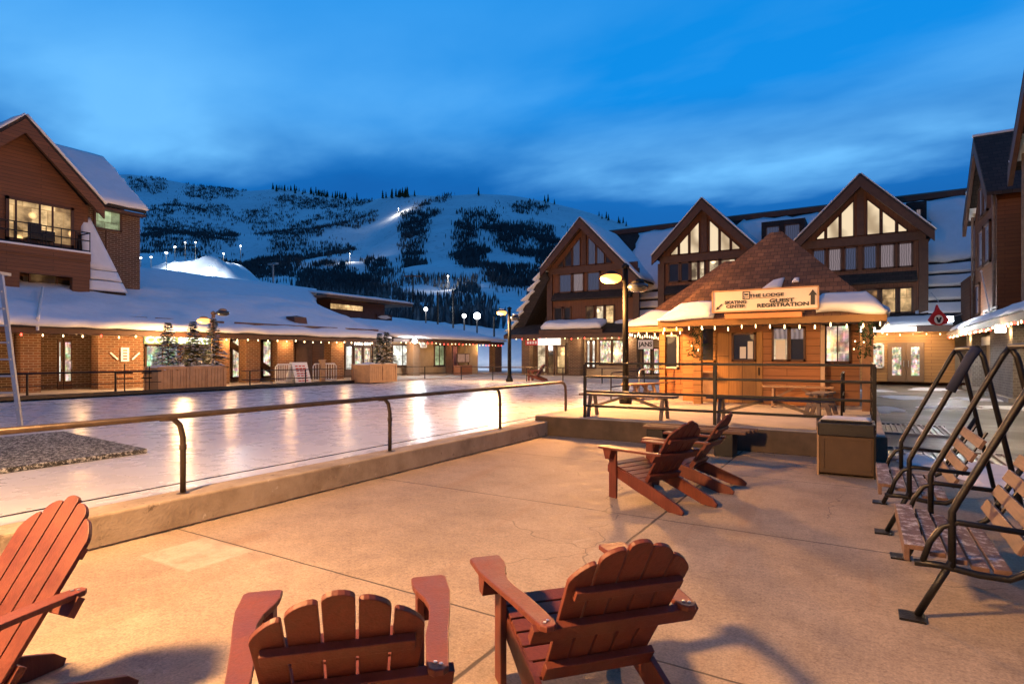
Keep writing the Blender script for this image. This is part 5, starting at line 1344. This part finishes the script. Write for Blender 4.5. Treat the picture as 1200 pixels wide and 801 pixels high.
spots = [(-.645, 2.24, 14, 'red lounge chair seen squarely from behind, cut off by the bottom of the picture'), (.34, 2.715, 17, 'red lounge chair nearest the camera with dark seat slats visible beside its back'),
         (1.63, 6.69, 35, 'front one of the two red lounge chairs out on the terrace near the deck'), (2.29, 7.53, 54, 'rear one of the two terrace lounge chairs, back seen edge-on'),
         (-2.38, 2.40, 158, 'red lounge chair facing the camera in the lower left corner')]
for i, (r, d, rot, lb) in enumerate(spots):
    c = proto if i == 0 else copy_tree(proto); place(c, r, d, rot, lb)
p = on_z(628, 446, .205); c = copy_tree(proto); c.location = (p.x, p.y, .205); c.rotation_euler = (0, 0, YAW+R_(70)); c['label'] = 'distant red lounge chair before the left lodge shop'; c['group'] = 'far red chairs'
p = on_z(618, 446, .205); c = copy_tree(proto); c.location = (p.x-.2, p.y+1.4, .205); c.rotation_euler = (0, 0, YAW+R_(110)); c['label'] = 'distant red lounge chair partly behind a brown post by the lodge corner'; c['group'] = 'far red chairs'

# ---------------------------------------------------------------- chair-lift swing seats
def liftchair(x0, y0, y1, lb, pad=False):
    o = empty('lift_chair_seat', (x0+.3, (y0+y1)/2, 0), lb, 'swing seat', 'old lift chairs turned into terrace seats')
    st_ = M['black_steel']
    s = MB()
    for k in range(5):
        x = x0+.0+k*.105; z = .455-.055*min(k, 3)/3*1.4
        s.box(x-.042, x+.042, y0+.04, y1-.04, z-.03, z)
    s.box(x0-.07, x0-.04, y0+.04, y1-.04, .35, .455)
    s.build('seat', M['seat_lumber'], o, bevel=.004)
    b = MB(); tl = R_(28); up = Vector((math.sin(tl), 0, math.cos(tl))); nb = Vector((-math.cos(tl), 0, math.sin(tl)))
    for k in range(4):
        c = Vector((x0+.50, 0, .50)) + up*(.02+k*.135)
        b.bar((c.x, y0+.03, c.z), (c.x, y1-.03, c.z), .028, .088, up)
    b.build('backrest', M['seat_lumber'], o, bevel=.004)
    for y in (y0, y1):
        sd = MB()
        sd.tube([(x0-.02, y, .36), (x0+.12, y, .365), (x0+.30, y, .34), (x0+.44, y, .34), (x0+.52, y, .39), (x0+.57, y, .48), (x0+.62, y, .60), (x0+.83, y, 1.02)], .021, 10)
        sd.build('side_frame', st_, o, smooth=True)
        ar = MB(); ar.tube([(x0+.02, y, .36), (x0+.06, y, .50), (x0+.12, y, .60), (x0+.2, y, .64), (x0+.62, y, .62)], .018, 8); ar.build('armrest', st_, o, smooth=True)
        h = MB(); h.tube([(x0+.17, y, .36), (x0+.17, y, .70), (x0+.20, y, .77), (x0+.62, y, 1.66), (x0+.66, y, 1.72)], .0215, 10); h.build('hanger', st_, o, smooth=True)
        l = MB(); l.tube([(x0+.17, y, .40), (x0-.0, y+(.05 if y == y0 else -.05), .015)], .022, 10); l.build('front_leg', st_, o, smooth=True)
        MB().box(x0-.10, x0+.04, y-.05, y+.10, 0, .014).build('foot_plate', st_, o)
        l = MB(); l.tube([(x0+.66, y, 1.72), (x0+.70, y, 1.64), (x0+1.02, y, .02)], .0215, 10); l.build('rear_leg', st_, o, smooth=True)
        bp = MB(); bp.box(x0+.6, x0+.64, y-.02 if y > y0 else y+.03, y-.0 if y > y0 else y+.05, .45, 1.0)
    MB().tube([(x0+.66, y0, 1.72), (x0+.66, y1, 1.72)], .0215, 10).build('top_bar', st_, o, smooth=True)
    for y in (y0+.35, y1-.35):
        c = Vector((x0+.515, y, .46)); MB().bar(c, c+up*.56, .05, .012, nb).build('back_strut', st_, o)
    if pad: MB().tube([(x0+.47, y0, 1.34), (x0+.61, y0, 1.64), (x0+.66, y0, 1.72)], .040, 12).build('foam_sleeve', M['blue_foam'], o, smooth=True)
    return o
liftchair(.30, 4.42, 5.70, 'nearer lift-chair seat with wooden slats on a black tube frame')
liftchair(.20, 6.42, 7.72, 'farther lift-chair seat with a blue foam sleeve on its tube', True)

# ---------------------------------------------------------------- things on and around the rink
o = empty('stepladder', (-14.8, 4.9, .2), 'tall aluminium stepladder standing on the ice at the left', 'ladder')
tp = at(1, 322, 11.9); ft = on_z(24, 499, .2)
xa = RT
for nm, a, b in (('stile', ft, tp), ('stile', ft-RT*1.0-FW*.1, tp-RT*.45)): 
    MB().bar(a, b, .085, .05, FW).build(nm, M['aluminium'], o)
for nm, a, b in (('rear_stile', ft+FW*1.0-RT*2.1, tp+FW*.1-RT*.1), ('rear_stile', ft+FW*1.1-RT*2.9, tp+FW*.1-RT*.45)): MB().bar(a, b, .06, .04, FW).build(nm, M['aluminium'], o)
for k in range(1, 9):
    t = k/9; MB().bar(ft.lerp(tp, t), (ft-RT*1.0-FW*.1).lerp(tp-RT*.45, t), .09, .03).build('rung', M['aluminium'], o)
MB().prism([tp+RT*.06-FW*.1, tp-RT*.5-FW*.1, tp-RT*.5+FW*.18, tp+RT*.06+FW*.18], (0, 0, .06)).build('top_cap', M['aluminium'], o)
# rubber mat
mt_ = NT('rubber_mat'); vv = mt_.noise(24, 4, .8); mt_.bump(vv, 1, .03)
mt_.out(mt_.ramp(vv, [(.44, (.012, .013, .013)), (.52, (.07, .07, .068)), (.58, (.52, .53, .50))]), .8)
m = MB(); m.prism([(-8.98, 1.0, .2), (-9.15, 4.62, .2), (-12.6, 4.9, .2), (-12.6, 1.0, .2)], (0, 0, .07)); n = m.build('rubber_mat', MATS['rubber_mat'], None, (-10.5, 3, .2), bevel=.02)
tag(n, 'grey speckled rubber mat lying on the ice', 'mat')

# planters with firs
def planter(px0, px1, x, h, lb, d=1.0):
    y0, y1 = yx(px0, x), yx(px1, x)
    o = empty('planter_box', (x-d/2, (y0+y1)/2, .25), lb, 'planter', 'wooden planters beside the rink')
    MB().box(x-d, x-.03, y0+.04, y1-.04, .25, .25+h-.05).build('box', M['planter_wood'], o)
    n = 2
    for k in range(n+1):
        yy = y0+.06+(y1-y0-.12)*k/n; MB().box(x-.03, x+.02, yy-.06, yy+.06, .25, .25+h).build('batten', M['planter_wood'], o, bevel=.006)
    for q in (x-d+.02, ):
        MB().box(q-.05, q+.02, y0, y0+.1, .25, .25+h).build('batten', M['planter_wood'], o)
    for z in (.31, .25+h-.05):
        MB().box(x-.028, x+.012, y0+.12, y1-.12, z-.055, z+.055).build('rail', M['planter_wood'], o)
    pm = MB(); nn = int((y1-y0)/.15)
    for k in range(nn): pm.box(x-.029, x-.012, y0+.1+(y1-y0-.2)*k/nn+.006, y0+.1+(y1-y0-.2)*(k+1)/nn-.006, .3, .25+h-.05)
    pm.build('panel', M['planter_wood'], o)
    MB().sheet((x-.06, y0+.07, .25+h-.06), (x-.06, y1-.07, .25+h-.06), (x-d+.06, y1-.07, .25+h-.06), (x-d+.06, y0+.07, .25+h-.06), .1, 10, 8, .06, 3, 0).build('soil_snow', M['roof_snow'], o, smooth=True)
planter(185, 222, -23.35, .98, 'left one of two joined wooden planters under the snowy firs')
planter(222.5, 265, -23.35, .98, 'right one of two joined wooden planters beside the lantern post')
planter(433, 465, -21.9, .98, 'single square wooden planter before the arcade doors', 1.3)
mk_snow('needle_snow', (.8, .81, .83))
def fir(c, h, w, lb, snow, seed, group='young firs in planters'):
    random.seed(seed); o = empty('fir_tree', c, lb, 'tree', group); c = Vector(c)
    MB().tube([c, c+Vector((0, 0, h*.97))], .035, 6, .008).build('trunk', M['bark'], o)
    m = MB(); s = MB(); n = int(26+h*9)
    for i in range(n):
        t = (i+.5)/n; z = h*(.05+.93*t); L = w*(1-t)**.85*random.uniform(.7, 1.12)+.05
        for q in range(6):
            a = random.uniform(0, 6.283); d = Vector((math.cos(a), math.sin(a), -.22+random.uniform(-.12, .1)+.35*t)); p0 = c+Vector((0, 0, z)); 
            tip = p0+d*L; side = Vector((-math.sin(a), math.cos(a), 0)); nd = max(3, int(L/.05))
            for e in range(nd):
                u = (e+.6)/nd; b = p0.lerp(tip, u); b.z -= .05*u*u*L
                fl = (.085+.08*(1-u))*random.uniform(.7, 1.3)
                for sg in (-1, 1):
                    q1 = b + (side*sg*.9+d*.5)*fl + Vector((0, 0, random.uniform(-.02, .015)))
                    m.face([b-d*.022, q1, b+d*.034+Vector((0,0,.014))])
                if random.random() < snow*.75 and u > .2:
                    k = .05+.05*random.random(); zz = Vector((0, 0, .018))
                    s.face([b-d*k+zz, b+side*k+zz*.4, b+zz*2.2]); s.face([b+side*k+zz*.4, b+d*k+zz, b+zz*2.2]); s.face([b+d*k+zz, b-side*k+zz*.4, b+zz*2.2]); s.face([b-side*k+zz*.4, b-d*k+zz, b+zz*2.2])
    m.build('crown', M['conifer'], o)
    if s.f: s.build('crown_snow', MATS['needle_snow'], o)
fy = lambda px: (-23.85, yx(px, -23.85), 1.16)
fir(fy(197), 1.85, .62, 'snowy fir at the left end of the long planters', .3, 3)
fir(fy(226), 1.95, .6, 'snowy fir in the middle of the long planters', .3, 4)
fir(fy(250), 2.15, .62, 'tallest snowy fir, against the lantern post', .3, 5)
c = on_x(448, 425, -22.5)
fir((-22.5, yx(445, -22.5), 1.16), 1.75, .55, 'dark fir at the left in the single square planter', .12, 8)
fir((-22.45, yx(453, -22.45), 1.16), 1.85, .55, 'dark fir at the right in the single square planter', .12, 9)
random.seed(21)

# crowd barriers and the folding notice board
def barrier(px0, px1, x, lb):
    y0, y1 = yx(px0, x), yx(px1, x); o = empty('crowd_barrier', (x, (y0+y1)/2, .25), lb, 'barrier', 'white barriers beside the rink')
    f = MB(); r = .03; z0, z1 = .42, 1.25
    f.tube([(x, y0, .27), (x, y0, z1-.12), (x, y0+.12, z1), (x, y1-.12, z1), (x, y1, z1-.12), (x, y1, .27)], r, 8); f.tube([(x, y0, z0), (x, y1, z0)], r, 8); f.build('frame', M['white_vinyl'], o, smooth=True)
    n = 9; b = MB()
    for k in range(1, n): b.tube([(x, y0+(y1-y0)*k/n, z0), (x, y0+(y1-y0)*k/n, z1)], .022, 6)
    b.build('bars', M['white_vinyl'], o)
    for yy in (y0+.06, y1-.06): MB().box(x-.3, x+.3, yy-.03, yy+.03, .25, .29).build('foot', M['white_vinyl'], o)
barrier(323, 345, -23.9, 'left white crowd barrier, next to the folding notice board'); barrier(367, 394, -23.9, 'right white crowd barrier, with a wooden post tied to it')
y0, y1 = yx(346, -23.6), yx(364, -23.6)
o = empty('folding_notice', (-23.6, (y0+y1)/2, .25), 'white folding notice board with red writing between two barriers', 'notice board')
for k, nm in ((1, 'front_board'), (-1, 'rear_board')):
    MB().prism([(-23.95+k*.42, y0, .25), (-23.95+k*.42, y1, .25), (-23.95+k*.04, y1, 1.33), (-23.95+k*.04, y0, 1.33)], (.03*k, 0, .01)).build(nm, M['sign_white'], o)
pr = MB()
for k in range(7):
    t = .18+k*.11; x = -23.95+.46-.38*t; z = .25+1.08*t
    nseg = 3
    for q in range(nseg):
        a = y0+.14+(y1-y0-.28)*(q/nseg+.02); b = y0+.14+(y1-y0-.28)*((q+1)/nseg-.06*random.random()-.03); pr.box(x+.004, x+.012, a, b, z-.03, z+.025)
pr.build('red_writing', M['paint_red'], o)
yy = yx(378, -23.7); o = empty('wooden_post', (-23.7, yy, .25), 'pale wooden post standing against the right barrier', 'post')
MB().box(-23.78, -23.64, yy-.14, yy+.14, .25, 1.4).build('post', M['bench_wood'], o, bevel=.01); MB().box(-23.8, -23.62, yy-.18, yy+.18, 1.4, 1.47).build('cap', M['bench_wood'], o)
# barbecue-like stand and music stands at the arcade
for i, (px, h) in enumerate(((146, 1.1), (175, 1.0))):
    c = Vector((-23.9, yx(px, -23.9), .25)); o = empty('rope_stand', c, ('thin black stand before the brick pier notice', 'thin black stand before the lit shop window')[i], 'stand', 'black stands by the far rink rail')
    MB().tube([c, c+Vector((0, 0, h))], .02, 8).build('post', M['black_steel'], o); MB().lathe(c, [(.2, 0), (.2, .02), (.03, .06)], 14).build('base', M['black_steel'], o)
    for z in (.55, .75): MB().bar(c+Vector((0, -.28, z)), c+Vector((0, .28, z)), .05, .05).build('shelf', M['black_steel'], o)

# ---------------------------------------------------------------- street lamps
def street_lamp(base, h, lb, heads, poler=.09, mat='lamp_iron', lampmat='lamp_sodium', pw=1500, col=SOD, snow=True, drop=.42, reach=.5):
    base = Vector(base); o = empty('street_lamp', base, lb, 'street lamp', 'street lamps round the plaza')
    MB().lathe(base, [(poler*1.9, 0), (poler*1.9, .12), (poler*1.3, .22), (poler, .35)], 12).build('base', M[mat], o, smooth=False)
    MB().tube([base+Vector((0, 0, .3)), base+Vector((0, 0, h))], poler, 12, poler*.8).build('pole', M[mat], o, smooth=True)
    MB().lathe(base+Vector((0, 0, h)), [(poler*.8, -.02), (poler*1.2, .0), (poler*1.2, .06), (.02, .13)], 12).build('cap', M[mat], o)
    for (ang, L, dz_, on) in heads:
        d = Vector((math.cos(ang), math.sin(ang), 0)); a = base+Vector((0, 0, h-.35+dz_)); e = a+d*L+Vector((0, 0, .25))
        MB().tube([a, a+d*L*.35+Vector((0, 0, .12)), a+d*L*.7+Vector((0, 0, .22)), e], .03, 8).build('arm', M[mat], o, smooth=True)
        hd = MB().lathe(e+d*.12, [(.04, .09), (.11, .075), (.17, .03), (.18, -.005), (.165, -.01)], 16).build('lamp_shade', M[mat], o, smooth=False)
        MB().lathe(e+d*.12, [(.17, -.012), (.26, -.05), (.28, -.11), (.25, -.18), (.15, -.23), (.03, -.245)], 16).build('globe', M[lampmat if on else 'grey_glass'], hd, smooth=True)
        if snow: MB().lathe(e+d*.12, [(.15, .045), (.12, .09), (.07, .12), (.02, .13)], 12).build('snow_cap', M['roof_snow'], hd, smooth=True)
        if on: point('street_lamp_glow', e+d*reach+Vector((0, 0, -drop)), col, pw, .3)
    return o
angL = math.atan2(-RT.y, -RT.x)
b = cam((733-600)/680*15.2, 15.2); street_lamp((b.x, b.y, .4), 3.55, 'dark street lamp with a glowing amber head left of the hut', [(angL, .26, -.06, True), (angL+math.pi-.3, .2, -.3, False)], .085, 'lamp_iron', pw=3200, snow=False)
b = (-24.4, yx(250, -24.4), .25); street_lamp(b, 3.25, 'golden lantern post rising above the snowy firs', [(angL+.4, .25, -.1, True), (angL+math.pi, .3, .25, False)], .09, 'planter_wood', 'lamp_amber', 900, (1, .56, .22), False, 1.25, .9)
b = on_z(597, 447, .205); street_lamp((b.x, b.y, .205), 4.1, 'distant lamp post with an amber head at the end of the plaza', [(angL, .3, 0, True), (angL+2.6, .25, -.3, False)], .11, 'lamp_iron', 'lamp_amber', 1800, (1, .55, .22))
# lamps of the terrace itself, just behind where one stands
street_lamp((-4.85, -1.3, 0), 4.5, 'terrace street lamp by the near rink railing', [(R_(40), .5, 0, True)], .09, pw=4700, col=(1, .53, .20))
o = street_lamp((-1.8, -6.8, 0), 3.0, 'lower terrace lamp near the shops', [(R_(95), .3, 0, True)], .08, pw=750, col=(1, .48, .14))
# added fill lights under the eaves and soffits, with no visible fixtures
for x, y, z, pw in ((-2.6, 14.2, 2.3, 16), (-1.2, 14.2, 2.3, 34), (.1, 14.6, 2.3, 30), (-5.6, 17.7, 2.3, 15)):
    point('eave_fill_light', (x, y, z), (1, .56, .22), pw, .25)
for y, pw in ((7.5, 60), (11.0, 60), (14.5, 50), (17.5, 60), (21, 60), (25, 60), (31, 70), (36, 70), (40, 60)):
    point('soffit_fill_light', (-26.9, y, 2.35), (1.0, .54, .20), pw*1.4, .15)
for px, pw in ((640, 160), (690, 120), (740, 140), (1030, 160), (1075, 160)):
    point('soffit_fill_light', (X(px), YL-1.3, 2.75), (1.0, .66, .34), pw*.7, .15)
for y in (22, 27, 32, 36): point('soffit_fill_light', (4.5, y, 2.5), (1.0, .62, .28), 60, .15)
p = on_x(486, 400, -26.0); o = empty('eave_floodlight', p, 'white floodlight under the far arcade eave beside the dark firs', 'floodlight', 'floodlights under the arcade eaves')
MB().lathe(p, [(.03, .2), (.17, .1), (.17, -.06), (.03, -.12)], 12).build('lens', M['lamp_white'], o, smooth=True); MB().box(p.x-.3, p.x-.1, p.y-.08, p.y+.08, p.z-.05, p.z+.2).build('housing', M['galvanised'], o)
point('eave_floodlight_glow', p+Vector((.4, 0, -.2)), WHT, 260, .12)

# ---------------------------------------------------------------- render settings
scene.render.engine = 'CYCLES'
cy = scene.cycles
cy.use_denoising = True; cy.max_bounces = 5; cy.diffuse_bounces = 3; cy.glossy_bounces = 3; cy.transmission_bounces = 2
cy.sample_clamp_indirect = 4; cy.sample_clamp_direct = 0; cy.caustics_reflective = False; cy.caustics_refractive = False
cy.use_light_tree = True
vs = scene.view_settings; vs.view_transform = 'Standard'; vs.look = 'None'; vs.exposure = 0; vs.gamma = 1; vs.use_curve_mapping = False
